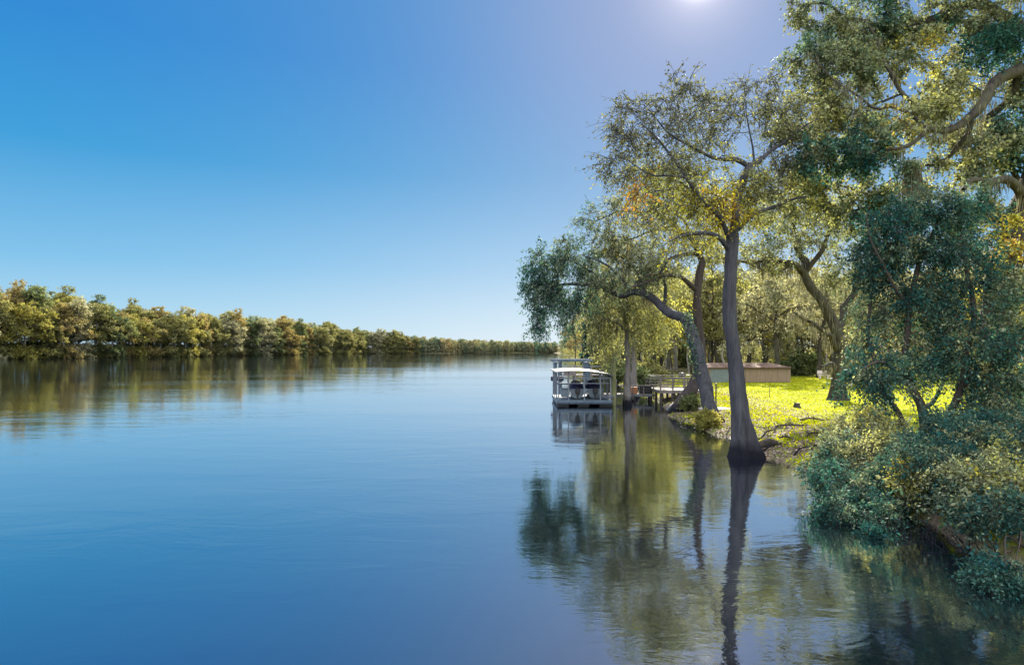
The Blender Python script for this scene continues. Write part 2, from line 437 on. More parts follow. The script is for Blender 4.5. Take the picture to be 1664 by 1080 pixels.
# ------------------------------------------------------------------ sky, sun, camera
wd = bpy.data.worlds.new('World'); scene.world = wd; wd.use_nodes = True
nt = wd.node_tree; nt.nodes.clear()
out = nt.nodes.new('ShaderNodeOutputWorld'); bg = N(nt, 'ShaderNodeBackground', Strength=0.1)
sky = nt.nodes.new('ShaderNodeTexSky'); sky.sky_type = 'NISHITA'; sky.sun_disc = False
sky.sun_elevation = SUN_EL; sky.sun_rotation = SUN_AZ; sky.air_density = 1.0; sky.dust_density = 0.4; sky.ozone_density = 3.0
tc = nt.nodes.new('ShaderNodeTexCoord'); sx = nt.nodes.new('ShaderNodeSeparateXYZ')
nt.links.new(tc.outputs['Generated'], sx.inputs[0])
EXP = 1.5
def SK(*c): return tuple(v*2.0**-EXP for v in c)
SKYC = [(0.0, SK(0.56, 0.78, 0.91)), (0.03, SK(0.47, 0.73, 0.89)), (0.12, SK(0.22, 0.55, 0.83)), (0.26, SK(0.045, 0.355, 0.71)), (0.40, SK(0.025, 0.26, 0.67)), (0.52, SK(0.03, 0.25, 0.64)), (0.75, (0.55, 0.62, 0.72))]  # topmost stop whitened above the view as added fill light
grad = ramp(nt, sx.outputs[2], SKYC)
dp = nt.nodes.new('ShaderNodeVectorMath'); dp.operation = 'DOT_PRODUCT'
nt.links.new(tc.outputs['Generated'], dp.inputs[0]); dp.inputs[1].default_value = tuple(SUND)
dot = mathn(nt, 'MAXIMUM', dp.outputs['Value'], 0.0)
colr = grad
for pw, k, c in ((7, 0.5, SK(0.23, 0.42, 0.66)), (28, 0.95, SK(0.37, 0.43, 0.64)), (500, 0.8, SK(0.8, 0.8, 0.95)), (4000, 1.0, SK(3.0, 2.8, 2.7))):
    colr = mixc(nt, mathn(nt, 'MULTIPLY', mathn(nt, 'POWER', dot, float(pw)), k), colr, c)
dh = nt.nodes.new('ShaderNodeVectorMath'); dh.operation = 'DOT_PRODUCT'; nt.links.new(tc.outputs['Generated'], dh.inputs[0])
dh.inputs[1].default_value = (math.sin(SUN_AZ), math.cos(SUN_AZ), 0)
low = mathn(nt, 'POWER', mathn(nt, 'SUBTRACT', 1.0, mathn(nt, 'ABSOLUTE', sx.outputs[2]), clamp=True), 5.5)
low = mathn(nt, 'MULTIPLY', low, mathn(nt, 'POWER', mathn(nt, 'MAXIMUM', dh.outputs['Value'], 0.0), 6.0))
colr = mixc(nt, mathn(nt, 'MULTIPLY', low, 0.92), colr, SK(0.86, 0.92, 0.97))          # pale horizon under the sun
soft = mixc(nt, 1.0, sky.outputs[0], (0.02, 0.03, 0.047), 'MULTIPLY')
colr = mixc(nt, 0.06, colr, soft)
back = ramp(nt, mathn(nt, 'MULTIPLY_ADD', sx.outputs[1], -0.5, 0.5), [(0.52, (0, 0, 0)), (0.8, (1, 1, 1))])   # unseen white fill added behind the viewer to lighten shaded sides
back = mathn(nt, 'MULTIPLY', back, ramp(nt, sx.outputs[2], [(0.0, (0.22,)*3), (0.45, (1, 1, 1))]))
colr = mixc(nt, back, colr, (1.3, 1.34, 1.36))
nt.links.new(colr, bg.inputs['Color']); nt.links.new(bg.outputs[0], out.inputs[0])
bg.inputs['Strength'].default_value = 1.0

sl = bpy.data.lights.new('sun', 'SUN'); sl.energy = 5.0; sl.angle = math.radians(0.5); sl.color = (1.0, 0.93, 0.8)
so = bpy.data.objects.new('sun', sl); COL.objects.link(so); so.location = Vector(SUND*60)
so.rotation_euler = Vector(-SUND).to_track_quat('-Z', 'Y').to_euler()

cd = bpy.data.cameras.new('camera'); co = bpy.data.objects.new('camera', cd); COL.objects.link(co)
co.location = (0, 0, CH); co.rotation_euler = (PI/2, 0, 0)
cd.sensor_width = 36; cd.lens = 36*F/1664; cd.shift_y = (HZ-540)/1664; cd.clip_start = 0.1; cd.clip_end = 9000
scene.camera = co

# ------------------------------------------------------------------ the big cypress in the water
Y = 25.0; q = pb(Y); t = Tree(1)
base = P(1212, 742, Y); base[2] = 0
c, r = pl(Y, (1212, 766, 0, 27), (1212, 742, 0, 24), (1208, 715, 0, 19), (1205, 690, 0, 16), (1200, 640, 0, 12.5), (1194, 590, 0, 11.3), (1188, 540, 0, 11), (1186, 500, 0, 10.6), (1187, 440, 0, 10.2), (1191, 380, 0, 9.5))
t.limb(c, r, seg=0.22, jit=0.02, sides=28, flute=0.24, flute_h=4.2, start=0.75, mossy=False)
for L in [
  [(1191, 384, 0, 8), (1197, 340, .1, 7), (1207, 300, .2, 6.3), (1216, 268, .3, 5.5)],
  [(1216, 270, .3, 4.5), (1199, 260, .1, 4), (1168, 257, -.3, 3.2), (1128, 242, -.8, 2.2), (1085, 215, -1.2, 1.4), (1045, 170, -1.6, .7)],
  [(1216, 270, .3, 4.8), (1232, 263, .4, 4), (1262, 239, .8, 3), (1300, 212, 1.2, 2), (1330, 190, 1.5, 1)],
  [(1225, 266, .3, 2), (1224, 240, .3, 1.6), (1215, 195, .2, 1), (1210, 150, 0, .6)],
  [(1191, 392, 0, 5), (1183, 382, -.1, 4.5), (1168, 352, -.5, 3.6), (1137, 318, -1.0, 3), (1110, 283, -1.3, 2.3), (1072, 228, -1.6, 1.5), (1042, 200, -1.8, .8)],
  [(1112, 288, -1.3, 2), (1088, 285, -1.5, 1.7), (1062, 284, -1.7, 1.2), (1020, 260, -2, .7)],
  [(1199, 372, 0, 4.2), (1212, 360, .2, 4), (1232, 346, .5, 3.4), (1274, 329, 1.0, 2.6), (1310, 318, 1.4, 1.6)],
  [(1187, 408, 0, 4.4), (1168, 388, -.4, 4), (1146, 379, -.8, 3.4), (1110, 381, -1.2, 2.0), (1085, 392, -1.5, .9)],
  [(1180, 376, 0, 2.2), (1160, 330, .6, 1.8), (1120, 310, 1.2, 1.4), (1070, 312, 1.8, .8), (1040, 316, 2.0, .5)]]:
    c, r = pl(Y, *L); t.limb(c, r, seg=0.3, jit=0.05, sides=8)
bl = [q(1035, 205, 48, 45, -1.2, .34, .9), q(1100, 180, 55, 40, -.6, .42, .8), q(1170, 190, 50, 42, 0, .44, .7), q(1225, 170, 50, 42, .5, .44, .7), q(1275, 195, 40, 50, 1, .5, .7),
      q(1010, 265, 26, 45, -1.5, .4, .9), q(1075, 255, 55, 40, -1.2, .52, .9), q(1140, 270, 40, 34, -.4, .6, .7), q(1230, 310, 36, 40, .4, .6, .6), q(1160, 325, 50, 30, -.5, .86, .9), q(1120, 300, 45, 30, -.8, .66, .8), q(1036, 318, 22, 14, -1.5, .97, .8),
      q(1100, 345, 40, 20, 0, .56, .5), q(1265, 270, 40, 40, 1, .5, .55), q(1250, 320, 40, 25, .8, .55, .5),
      q(1120, 395, 40, 14, -.6, .74, .6), q(1190, 350, 28, 24, 0, .82, .8), q(1200, 300, 28, 34, .3, .62, .4), q(1100, 140, 24, 14, -.6, .3, .7), q(1235, 130, 30, 12, .4, .34, .6), q(1140, 350, 45, 25, .4, .7, .7), q(1290, 230, 40, 40, 1, .46, .6), q(1285, 290, 36, 30, 1.2, .52, .6)]
t.fill(bl, 290, subs=10, leaves=11, sublen=0.78, lsize=0.095, lwid=0.24, droop=0.3, spread=0.05, twig_r=0.032, tjit=.06)
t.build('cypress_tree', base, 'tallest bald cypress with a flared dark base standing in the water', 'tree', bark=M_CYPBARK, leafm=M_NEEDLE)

# ------------------------------------------------------------------ leaning tree with the long limb over the river
Y = 35.0; q = pb(Y); t = Tree(2)
base = P(1160, 690, Y); base[2] = gz(base[0], base[1])
c, r = pl(Y, (1164, 706, 0, 22), (1160, 690, 0, 17), (1155, 668, .2, 12.5), (1150, 648, .6, 11), (1141, 605, 1.4, 10.5), (1131, 562, 2.4, 10), (1120, 530, 3.2, 9), (1110, 517, 3.8, 8), (1096, 511, 4.5, 7.5), (1079, 501, 5.2, 7), (1052, 479, 6, 6), (1028, 475, 6.6, 5.2), (1008, 480, 7.2, 4.6), (981, 466, 7.8, 4), (955, 462, 8.4, 3.2), (919, 462, 9, 2.2), (885, 470, 9.4, 1.2))
t.limb(c, r, seg=0.25, jit=0.03, sides=16, flute=0.1, flute_h=2, start=0.45, mossy=False)
for L in [
  [(1079, 501, 5.2, 3.4), (1082, 475, 5.6, 2.8), (1076, 452, 6, 2), (1062, 425, 6.4, 1.2)],
  [(1028, 475, 6.6, 3), (1012, 455, 6.6, 2.4), (985, 430, 7, 1.8), (950, 415, 7.4, 1)],
  [(981, 466, 7.8, 2.2), (965, 445, 8.2, 1.8), (930, 425, 8.8, 1.2), (885, 420, 9.2, .7)],
  [(1052, 479, 6, 2.6), (1040, 455, 6.6, 2), (1020, 425, 7.2, 1.4), (985, 405, 7.8, .8)]]:
    c, r = pl(Y, *L); t.limb(c, r, seg=0.3, jit=0.06, sides=7)
bl = [q(880, 440, 34, 40, 9.4, .16, 1.1), q(925, 420, 44, 30, 9, .26, 1.0), q(872, 492, 24, 34, 9.4, .1, 1.0), q(905, 485, 34, 34, 9.2, .18, .9), q(945, 470, 30, 26, 8.6, .24, .7), q(878, 530, 8, 16, 9.4, .12, .9), q(925, 520, 16, 18, 9, .16, .5),
      q(975, 440, 40, 30, 8, .32, .8), q(1010, 415, 45, 28, 7.4, .45, .7), q(1060, 430, 45, 22, 6.6, .55, .5), q(1030, 450, 40, 20, 7, .45, .4)]
t.fill(bl, 190, subs=10, leaves=16, sublen=1.0, lsize=0.14, lwid=0.25, droop=0.7, spread=0.07, twig_r=0.036, up=0)
t.moss_on(60, 0.9, 8, .025, pts=c)
# ivy on the trunk
rg = t.rg; sel = rg.random(650)
ti = np.array([P(1155-sel_*38+rg.normal()*3.5, 690-sel_*175+0, 35+3.4*max(0, .1+1.1*(sel_-.2))+rg.uniform(-.4, .1)) for sel_ in 0.45+0.6*sel])
V, qd = leaf_quads(ti+rg.normal(size=ti.shape)*0.12, norm(rg.normal(size=ti.shape)-[0, 0, .5]), norm(rg.normal(size=ti.shape)-[0, 1, 0]), rg.uniform(.1, .2, len(ti)), rg.uniform(.04, .07, len(ti)))
ivy = Acc(); ivy.add(V, qd, rg.uniform(.1, .45, len(ti)))
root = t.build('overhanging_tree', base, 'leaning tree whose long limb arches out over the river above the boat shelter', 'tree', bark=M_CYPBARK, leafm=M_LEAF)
link('ivy', ivy.mesh('ivy', M_LEAF, base), root)

# ------------------------------------------------------------------ tree with the red-brown leaning foot behind it
Y = 41.0; q = pb(Y); t = Tree(3)
base = P(1092, 666, Y); base[2] = gz(base[0], base[1])
c, r = pl(Y, (1094, 688, 0, 15), (1099, 669, 0, 13), (1112, 649, 0, 11), (1129, 622, 0, 9.4), (1138, 585, 0, 8), (1137, 545, 0, 7.2), (1133, 497, 0, 6.6), (1136, 449, 0, 6.2), (1141, 426, 0, 5.6), (1133, 411, 0, 4.6))
t.limb(c, r, seg=0.25, jit=0.03, sides=14, flute=0.15, flute_h=2, start=0.6, mossy=False)
for L in [
  [(1133, 472, 0, 4.4), (1120, 462, -.4, 4), (1105, 449, -.8, 3.5), (1080, 449, -1.2, 2.6), (1055, 460, -1.6, 1.8), (1020, 465, -2, 1)],
  [(1133, 411, 0, 4.4), (1112, 415, -.6, 3.6), (1085, 422, -1.2, 2.6), (1070, 445, -1.6, 1.8), (1045, 452, -2, 1)],
  [(1137, 414, 0, 3.6), (1150, 390, .6, 3), (1165, 355, 1.2, 2.2), (1160, 310, 1.5, 1.4), (1140, 285, 1.6, .7)],
  [(1134, 412, 0, 4), (1122, 388, .4, 3.2), (1095, 365, .8, 2.6), (1060, 345, 1, 2), (1015, 345, 1.2, 1.4), (965, 358, 1.4, .7)],
  [(1122, 388, .4, 2.6), (1110, 360, 0, 2), (1085, 330, -.4, 1.4), (1060, 300, -.6, .8)],
  [(1095, 365, .8, 2), (1065, 375, 1.2, 1.6), (1030, 385, 1.6, 1.2), (990, 385, 2, .7)]]:
    c, r = pl(Y, *L); t.limb(c, r, seg=0.3, jit=0.08, sides=7)
bl = [q(1080, 420, 55, 25, -1, .5, .8), q(1040, 445, 40, 25, -1.4, .4, .7), q(1150, 390, 45, 25, .4, .7, .7), q(1100, 380, 40, 20, .6, .62, .7), q(1165, 430, 22, 26, .6, .6, .4), q(1100, 470, 20, 30, -.4, .66, .35), q(1045, 335, 45, 32, .6, .62, 1), q(1000, 362, 38, 36, 1.2, .48, 1), q(1085, 345, 45, 28, .4, .58, .9), q(955, 355, 18, 16, 1.4, .3, .8), q(1050, 390, 60, 24, 1, .5, .9), q(1008, 405, 22, 16, 1.6, .84, .7), q(975, 390, 26, 26, 1.4, .4, .8), q(1060, 305, 30, 16, -.2, .5, .7), q(1085, 295, 45, 26, 1.4, .5, .9), q(1135, 305, 40, 28, 1.8, .6, .8), q(1040, 290, 36, 24, 1.2, .44, .8), q(1175, 340, 36, 40, 1.6, .66, .7), q(1195, 420, 26, 40, 2, .66, .5)]
t.fill(bl, 250, subs=9, leaves=13, sublen=1.0, lsize=0.135, lwid=0.26, droop=0.35, spread=0.06, twig_r=0.034)
t.build('leaning_tree', base, 'tree with a red-brown leaning foot beside the wooden deck', 'tree', bark=M_REDBARK, leafm=M_LEAF)

# ------------------------------------------------------------------ pale trunks at the walkway
for k, (px, py, Y, hw, top, cb, seed, lab) in enumerate([
  (1019, 660, 48.0, 4.6, 490, [(1000, 500, 40, 40, 0, .54, 1), (1040, 500, 36, 42, 0, .6, 1), (975, 520, 25, 40, 0, .55, .8), (1020, 460, 40, 25, 0, .6, .8), (1050, 545, 22, 30, 0, .64, .5), (985, 560, 18, 22, 0, .6, .4)], 4, 'slim pale cypress with a dark wet foot where the walkway meets the water'),
  (1029, 634, 56.0, 4.4, 470, [(1055, 480, 40, 35, 0, .62, 1), (1070, 520, 30, 40, 0, .7, 1), (1010, 540, 26, 30, 0, .6, .8), (1085, 450, 30, 25, 0, .7, .8)], 5, 'slim pale tree just behind the walkway rail, hung with olive foliage')]):
    q = pb(Y); t = Tree(seed); base = P(px, py, Y); base[2] = max(0, gz(base[0], base[1]))
    if k == 0: base[2] = 0
    c, r = pl(Y, (px, py+14, 0, hw*2.3), (px, py-4, 0, hw*1.7), (px, py-35, 0, hw*1.05), (px+1, 600, 0, hw*.95), (px, 550, 0, hw*.85), (px-2, top, 0, hw*.6), (px+4, top-40, 0, hw*.3))
    t.limb(c, r, seg=0.4, jit=0.04, sides=12, flute=0.15, flute_h=2, start=.5)
    for s_ in (-1, 1):
        for hh in (540, 505, 475):
            c, r = pl(Y, (px, hh, 0, hw*.5), (px+s_*18, hh-18, .6*s_, hw*.38), (px+s_*38, hh-22, 1.2*s_, hw*.2))
            t.limb(c, r, seg=.4, jit=.1, sides=6)
    t.fill([q(*x) for x in cb], 105, subs=9, leaves=15, sublen=1.1, lsize=0.16, lwid=0.25, droop=0.8, spread=0.08, twig_r=0.025)
    t.moss_on(60, 1.1, 8, .03)
    t.build('pale_cypress', base, lab, 'tree', bark=M_PALEBARK, leafm=M_LEAF)

# ------------------------------------------------------------------ dark cedar
Y = 112.0; q = pb(Y); t = Tree(6); base = P(966, 600, Y); base[2] = gz(base[0], base[1])
c, r = pl(Y, (966, 603, 0, 3), (966, 540, 0, 2), (965, 478, 0, .5)); t.limb(c, r, jit=.03, sides=8)
t.fill([q(965, 575, 15, 22, 0, .05, 1), q(964, 540, 13, 25, 0, .08, 1), q(965, 505, 9, 22, 0, .08, 1), q(966, 482, 3, 10, 0, .1, 1)], 130, subs=9, leaves=16, sublen=1.0, lsize=0.34, lwid=0.3, droop=0.2, spread=0.12, twig_r=0.03)
t.build('cedar_tree', base, 'dark narrow cedar on the bank behind the boat shelter roof', 'tree', bark=M_TWIG, leafm=M_LEAF)

# ------------------------------------------------------------------ lawn oak with the curved trunk
Y = 44.5; q = pb(Y); t = Tree(7)
base = P(1362, 650, Y); base[2] = gz(base[0], base[1])
c, r = pl(Y, (1362, 660, 0, 22), (1362, 650, 0, 17), (1362, 635, 0, 12), (1362, 610, 0, 10.5), (1366, 570, 0, 10.5), (1360, 537, 0, 9), (1340, 497, 0, 7.6), (1314, 460, 0, 6.8), (1307, 442, 0, 6))
t.limb(c, r, seg=0.25, jit=0.05, sides=18, flute=0.12, flute_h=1.6, start=.5)
for L in [
  [(1307, 445, 0, 6), (1290, 429, -.4, 5.2), (1257, 421, -1, 4.2), (1230, 426, -1.5, 3), (1200, 422, -2, 1.6)],
  [(1307, 445, 0, 6), (1308, 425, .3, 5.4), (1294, 405, .6, 4.2), (1297, 385, 1, 3.2), (1280, 355, 1.4, 1.8)],
  [(1310, 440, 0, 4.6), (1330, 415, -.5, 3.8), (1345, 385, -.8, 3), (1350, 350, -1, 1.8)],
  [(1285, 430, -.4, 3.4), (1272, 437, -.8, 3), (1258, 440, -1.2, 2.4), (1240, 430, -1.7, 1.5)],
  [(1360, 540, 0, 7), (1375, 500, .8, 5.5), (1392, 455, 1.5, 4.4), (1395, 410, 2, 3), (1410, 370, 2.4, 1.6)],
  [(1362, 570, 0, 5), (1345, 545, -1, 3.6), (1315, 520, -1.8, 2.4), (1285, 510, -2.4, 1.4)],
  [(1365, 600, 0, 4), (1352, 592, -.6, 3.2), (1335, 598, -1, 2)]]:
    c, r = pl(Y, *L); t.limb(c, r, seg=0.35, jit=0.12, sides=9)
bl = [q(1225, 400, 35, 22, -1.6, .56, .5), q(1260, 405, 50, 22, -1, .5, .7), q(1300, 370, 45, 30, .6, .5, .8), q(1345, 370, 40, 35, -.6, .5, .8), q(1240, 440, 30, 20, -1.6, .55, .4), q(1380, 430, 45, 45, 1.4, .45, 1), q(1410, 390, 35, 40, 2, .4, .9) , q(1388, 500, 30, 40, .8, .55, .7), q(1280, 345, 35, 25, 1, .5, .6), q(1240, 335, 40, 28, 0, .55, .8), q(1305, 320, 45, 28, .5, .5, .8), q(1370, 335, 45, 30, .8, .48, .8), q(1225, 370, 30, 24, -1, .6, .6)]
t.fill(bl, 175, subs=9, leaves=15, sublen=0.9, lsize=0.14, lwid=0.34, droop=0.3, spread=0.08, twig_r=0.03)
t.moss_on(240, 0.9, 9, .025, spread=.35)
t.build('lawn_oak', base, 'mossy live oak with a thick curving trunk rising from the bright lawn', 'tree', bark=M_OAKBARK, leafm=M_LEAF)
# ------------------------------------------------------------------ the huge oak at the frame's edge
Y = 27.0; q = pb(Y); t = Tree(11)
base = P(1625, 705, Y); base[2] = gz(base[0], base[1])
c, r = pl(Y, (1628, 722, 0, 34), (1625, 704, 0, 30), (1622, 680, 0, 25), (1618, 610, 0, 21), (1616, 520, 0, 20), (1630, 430, .2, 19), (1665, 330, .4, 18), (1700, 220, .5, 17), (1710, 140, .6, 15), (1715, 60, .7, 12), (1705, -60, 1, 9), (1690, -160, 1.4, 5))
t.limb(c, r, seg=0.25, jit=0.06, sides=20, flute=0.12, flute_h=1.5, start=.4)
for L in [
  [(1708, 150, .6, 12), (1664, 112, 0, 10), (1613, 139, -.6, 9), (1576, 193, -1, 7), (1545, 210, -1.3, 5.2), (1511, 213, -1.6, 4), (1460, 240, -2, 3), (1410, 250, -2.4, 1.5)],
  [(1578, 190, -1, 5), (1570, 225, -.6, 4), (1540, 260, -.2, 3), (1490, 270, .2, 2), (1440, 300, .5, 1)],
  [(1664, 112, 0, 8), (1640, 160, .6, 7), (1655, 155, .8, 6), (1600, 195, 1, 5.5), (1625, 225, 1.2, 5), (1640, 255, 1.4, 5), (1655, 300, 1.6, 4)],
  [(1712, 90, .6, 11), (1650, 40, .6, 9), (1588, 8, 1, 8), (1503, 37, 1.2, 6.5), (1429, 46, 1.5, 5), (1385, 28, 1.6, 3.5), (1348, 16, 1.7, 2.4), (1300, 5, 1.8, 1.2)],
  [(1429, 46, 1.5, 3.4), (1436, 90, 1.5, 3), (1448, 120, 1.4, 2.6), (1462, 142, 1.3, 2)],
  [(1545, 210, -1.3, 4.5), (1500, 190, -.6, 4), (1463, 145, 0, 3.4), (1435, 95, .4, 2.6), (1410, 40, .8, 1.5)],
  [(1470, 150, 0, 2.4), (1430, 165, .5, 2), (1380, 180, 1, 1.4), (1320, 175, 1.4, .8)],
  [(1511, 213, -1.6, 3), (1450, 170, -1.2, 2.4), (1420, 175, -1, 2), (1360, 130, -.6, 1.4), (1310, 90, -.2, .8)],
  [(1630, 440, .2, 11), (1590, 420, 1.4, 8), (1540, 370, 2.6, 6), (1490, 340, 3.4, 4), (1420, 320, 4.2, 2.4), (1340, 290, 5, 1.2)],
  [(1665, 330, .4, 9), (1640, 300, -.8, 7), (1600, 290, -1.8, 5), (1560, 310, -2.4, 3)],
  [(1712, 100, .6, 9), (1690, 20, -1, 7), (1640, -30, -2, 5), (1580, -60, -2.6, 3)],
  [(1616, 520, 0, 8), (1640, 480, -1, 6), (1664, 430, -1.6, 5), (1700, 400, -2, 3)],
  [(1480, 325, 3.6, 3), (1400, 340, 3, 2.2), (1330, 335, 2.6, 1.4), (1270, 325, 2.2, .7)]]:
    c, r = pl(Y, *L); t.limb(c, r, seg=0.3, jit=0.1, sides=10)
bl = [q(1315, 15, 40, 28, 1.6, .36, .9), q(1385, 50, 45, 40, 1.4, .34, 1.1), q(1450, 60, 50, 40, 1.2, .32, 1.1), q(1520, 35, 60, 32, 1.2, .4, 1), q(1590, 40, 45, 36, .4, .44, .9), q(1630, 70, 40, 40, 0, .16, 1), q(1600, 75, 40, 26, -.8, .1, .9),
      q(1315, 95, 42, 42, .8, .36, 1.0), q(1370, 120, 45, 50, .5, .46, 1.1), q(1410, 110, 40, 40, .4, .4, 1), q(1500, 95, 45, 38, .6, .56, 1), q(1545, 150, 45, 35, 0, .5, .8), q(1330, 185, 50, 40, .8, .56, 1), q(1390, 190, 45, 38, .6, .5, 1), q(1300, 210, 45, 30, 1, .58, .9),
      q(1450, 215, 50, 35, -.8, .5, 1), q(1510, 170, 40, 30, -.8, .66, .7), q(1480, 190, 30, 20, -1, .72, .6), q(1390, 232, 55, 34, -1.8, .15, 1.0), q(1345, 250, 45, 28, -1.6, .24, .9), q(1440, 265, 45, 25, -1.6, .3, .9), q(1560, 250, 50, 35, -.4, .42, .9), q(1620, 250, 40, 45, .6, .28, .8), q(1645, 190, 30, 40, .4, .2, .6), q(1590, 280, 36, 28, .6, .62, .7),
      q(1340, 290, 50, 32, 3.5, .52, 1), q(1290, 310, 36, 36, 2.5, .58, .8), q(1400, 320, 50, 30, 3, .4, 1), q(1270, 355, 30, 22, 2.2, .55, .6), q(1470, 330, 40, 30, 3, .36, .8), q(1360, 350, 50, 24, 2.8, .4, .7),
      q(1640, 380, 40, 35, -1.2, .8, .7), q(1610, 350, 30, 30, 0, .5, .8), q(1650, 440, 30, 40, -.6, .6, .9), q(1560, 350, 40, 30, 1, .4, .8),
      q(1680, -60, 90, 50, 0, .4, .8), q(1560, -50, 90, 40, 0, .4, .8), q(1640, 140, 40, 30, .8, .42, .8), q(1570, 130, 40, 30, .8, .52, .8), q(1600, 215, 40, 30, .8, .44, .8), q(1655, 230, 30, 40, .6, .36, .8), q(1430, -30, 70, 30, 1, .4, .8), q(1760, 150, 60, 120, 0, .4, .7)]
t.fill(bl, 640, subs=11, leaves=19, sublen=0.68, lsize=0.112, lwid=0.36, droop=0.22, spread=0.075, twig_r=0.026, step=.5, tjit=.11)
t.moss_on(340, 0.75, 10, .017, spread=.35)
mcol = np.array([P(1482+rg.normal()*4, 255+rg.uniform(0, 25), Y-1.4+rg.normal()*.08) for _ in range(40)])
t.moss_on(60, 1.4, 14, .02, pts=mcol, spread=.04)
mc2 = np.array([P(rg.uniform(1520, 1600), rg.uniform(150, 215), Y-1) for _ in range(60)])
t.moss_on(34, .95, 10, .017, pts=mc2, spread=.25)
t.build('live_oak', base, 'huge live oak whose mossy limbs reach in from the edge of the photo', 'tree', bark=M_OAKBARK, leafm=M_LEAF)

# ------------------------------------------------------------------ blue-green bay tree above the shrub
Y = 22.0; q = pb(Y); t = Tree(12)
base = P(1500, 740, Y); base[2] = gz(base[0], base[1])
for L in [
  [(1500, 760, 0, 11), (1500, 738, 0, 9), (1503, 705, 0, 8), (1496, 660, .1, 7), (1482, 628, .2, 6), (1470, 570, .3, 5), (1475, 500, .4, 4.4), (1500, 420, .5, 3.6), (1520, 360, .6, 2.4), (1510, 320, .6, 1)],
  [(1508, 745, 0, 7), (1532, 700, -.2, 6), (1556, 640, -.3, 5.6), (1572, 580, -.4, 5), (1580, 500, -.3, 4), (1570, 430, 0, 3), (1560, 370, .2, 1.5)],
  [(1497, 665, 0, 4), (1518, 650, .5, 3.4), (1530, 625, .8, 2.4)],
  [(1496, 745, .2, 5), (1468, 695, .6, 4.4), (1440, 640, .8, 4), (1420, 580, 1, 3.2), (1410, 500, 1, 2.4), (1425, 420, .8, 1.4)],
  [(1482, 628, .2, 4), (1450, 600, -.6, 3), (1425, 590, -1, 2), (1405, 600, -1.2, 1.2)],
  [(1475, 500, .4, 3), (1445, 450, 0, 2.4), (1420, 400, -.3, 1.6), (1410, 350, -.4, .8)],
  [(1556, 640, -.3, 3), (1600, 590, -.8, 2.6), (1640, 560, -1.2, 1.8), (1670, 540, -1.4, 1)]]:
    c, r = pl(Y, *L); t.limb(c, r, seg=0.25, jit=0.06, sides=9, mossy=False)
bl = [q(1500, 335, 60, 26, .4, .1, 1.1), q(1440, 365, 50, 35, .2, .12, 1), q(1545, 380, 60, 45, .2, .05, 1.2), q(1560, 430, 45, 35, 0, .06, 1.1), q(1420, 410, 35, 50, .6, .14, 1), q(1480, 400, 60, 30, .6, .2, .9),
      q(1412, 480, 26, 45, .9, .2, .9), q(1450, 490, 40, 30, .8, .4, .6), q(1490, 500, 40, 55, .4, .1, 1), q(1530, 530, 35, 40, 0, .36, .7), q(1425, 600, 30, 34, -.8, .06, 1.1), q(1495, 590, 40, 34, 0, .12, 1.1), q(1560, 560, 40, 60, -.3, .12, 1), q(1610, 560, 40, 40, -.8, .08, 1), q(1640, 590, 40, 50, -1.1, .1, 1), q(1445, 625, 36, 24, -.8, .2, .8), q(1600, 630, 50, 26, -.6, .14, 1), q(1640, 510, 30, 40, -1, .2, .8), q(1540, 480, 34, 34, .2, .2, .7), q(1585, 330, 30, 30, .4, .16, .6), q(1405, 540, 20, 40, 1, .3, .5), q(1470, 555, 30, 20, .2, .5, .5), q(1610, 670, 50, 22, -.8, .16, 1), q(1640, 450, 34, 50, -.6, .2, .7), q(1400, 620, 18, 34, -.6, .14, .7), q(1590, 590, 18, 18, -.6, .74, .5)]
t.fill(bl, 400, subs=11, leaves=17, sublen=0.66, lsize=0.088, lwid=0.28, droop=0.5, spread=0.065, twig_r=0.02, step=.4, tjit=.15)
t.build('bay_tree', base, 'blue-green bay tree growing on the bank in front of the huge oak', 'tree', bark=M_TWIG, leafm=M_LEAF)

# ------------------------------------------------------------------ shrubs on the near bank
def YO(px, py):
    far = float(np.interp(py, [660, 700, 780, 830, 860], [23, 21, 17.6, 15.6, 14.6]))
    g_ = ray_ground(px, py+58)
    return min(far, g_[1]) if g_[2] > .05 else far
def shrub(seed, Y, stem_px, stems, blobs, n, label, name='wax_myrtle', fixed=False, **kw):
    yo = (lambda px, py: Y) if fixed else YO
    t = Tree(seed)
    base = np.array([(stem_px-832)/F*Y, Y, 0.0]); base[2] = gz(base[0], Y)
    for L in stems:
        pts = [P(a, b, yo(a, b)+c*(1 if fixed else .4)) for a, b, c, r in L]; r = [v/F*15*.5 for _, _, _, v in L]
        pts[0] = base+np.array([t.rg.normal()*.15, t.rg.normal()*.15, -.1]); t.limb(pts, r, seg=.2, jit=.06, sides=7, mossy=False)
    a = dict(subs=11, leaves=17, sublen=0.46, lsize=0.068, lwid=0.27, droop=0.3, spread=0.05, twig_r=0.014, step=.25, tjit=.14); a.update(kw)
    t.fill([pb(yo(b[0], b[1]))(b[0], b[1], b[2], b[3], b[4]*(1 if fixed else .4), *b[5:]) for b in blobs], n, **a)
    return t.build(name, base, label, 'shrub', 'shrubs on the near bank', bark=M_TWIG, leafm=M_LEAF, leafname='foliage')
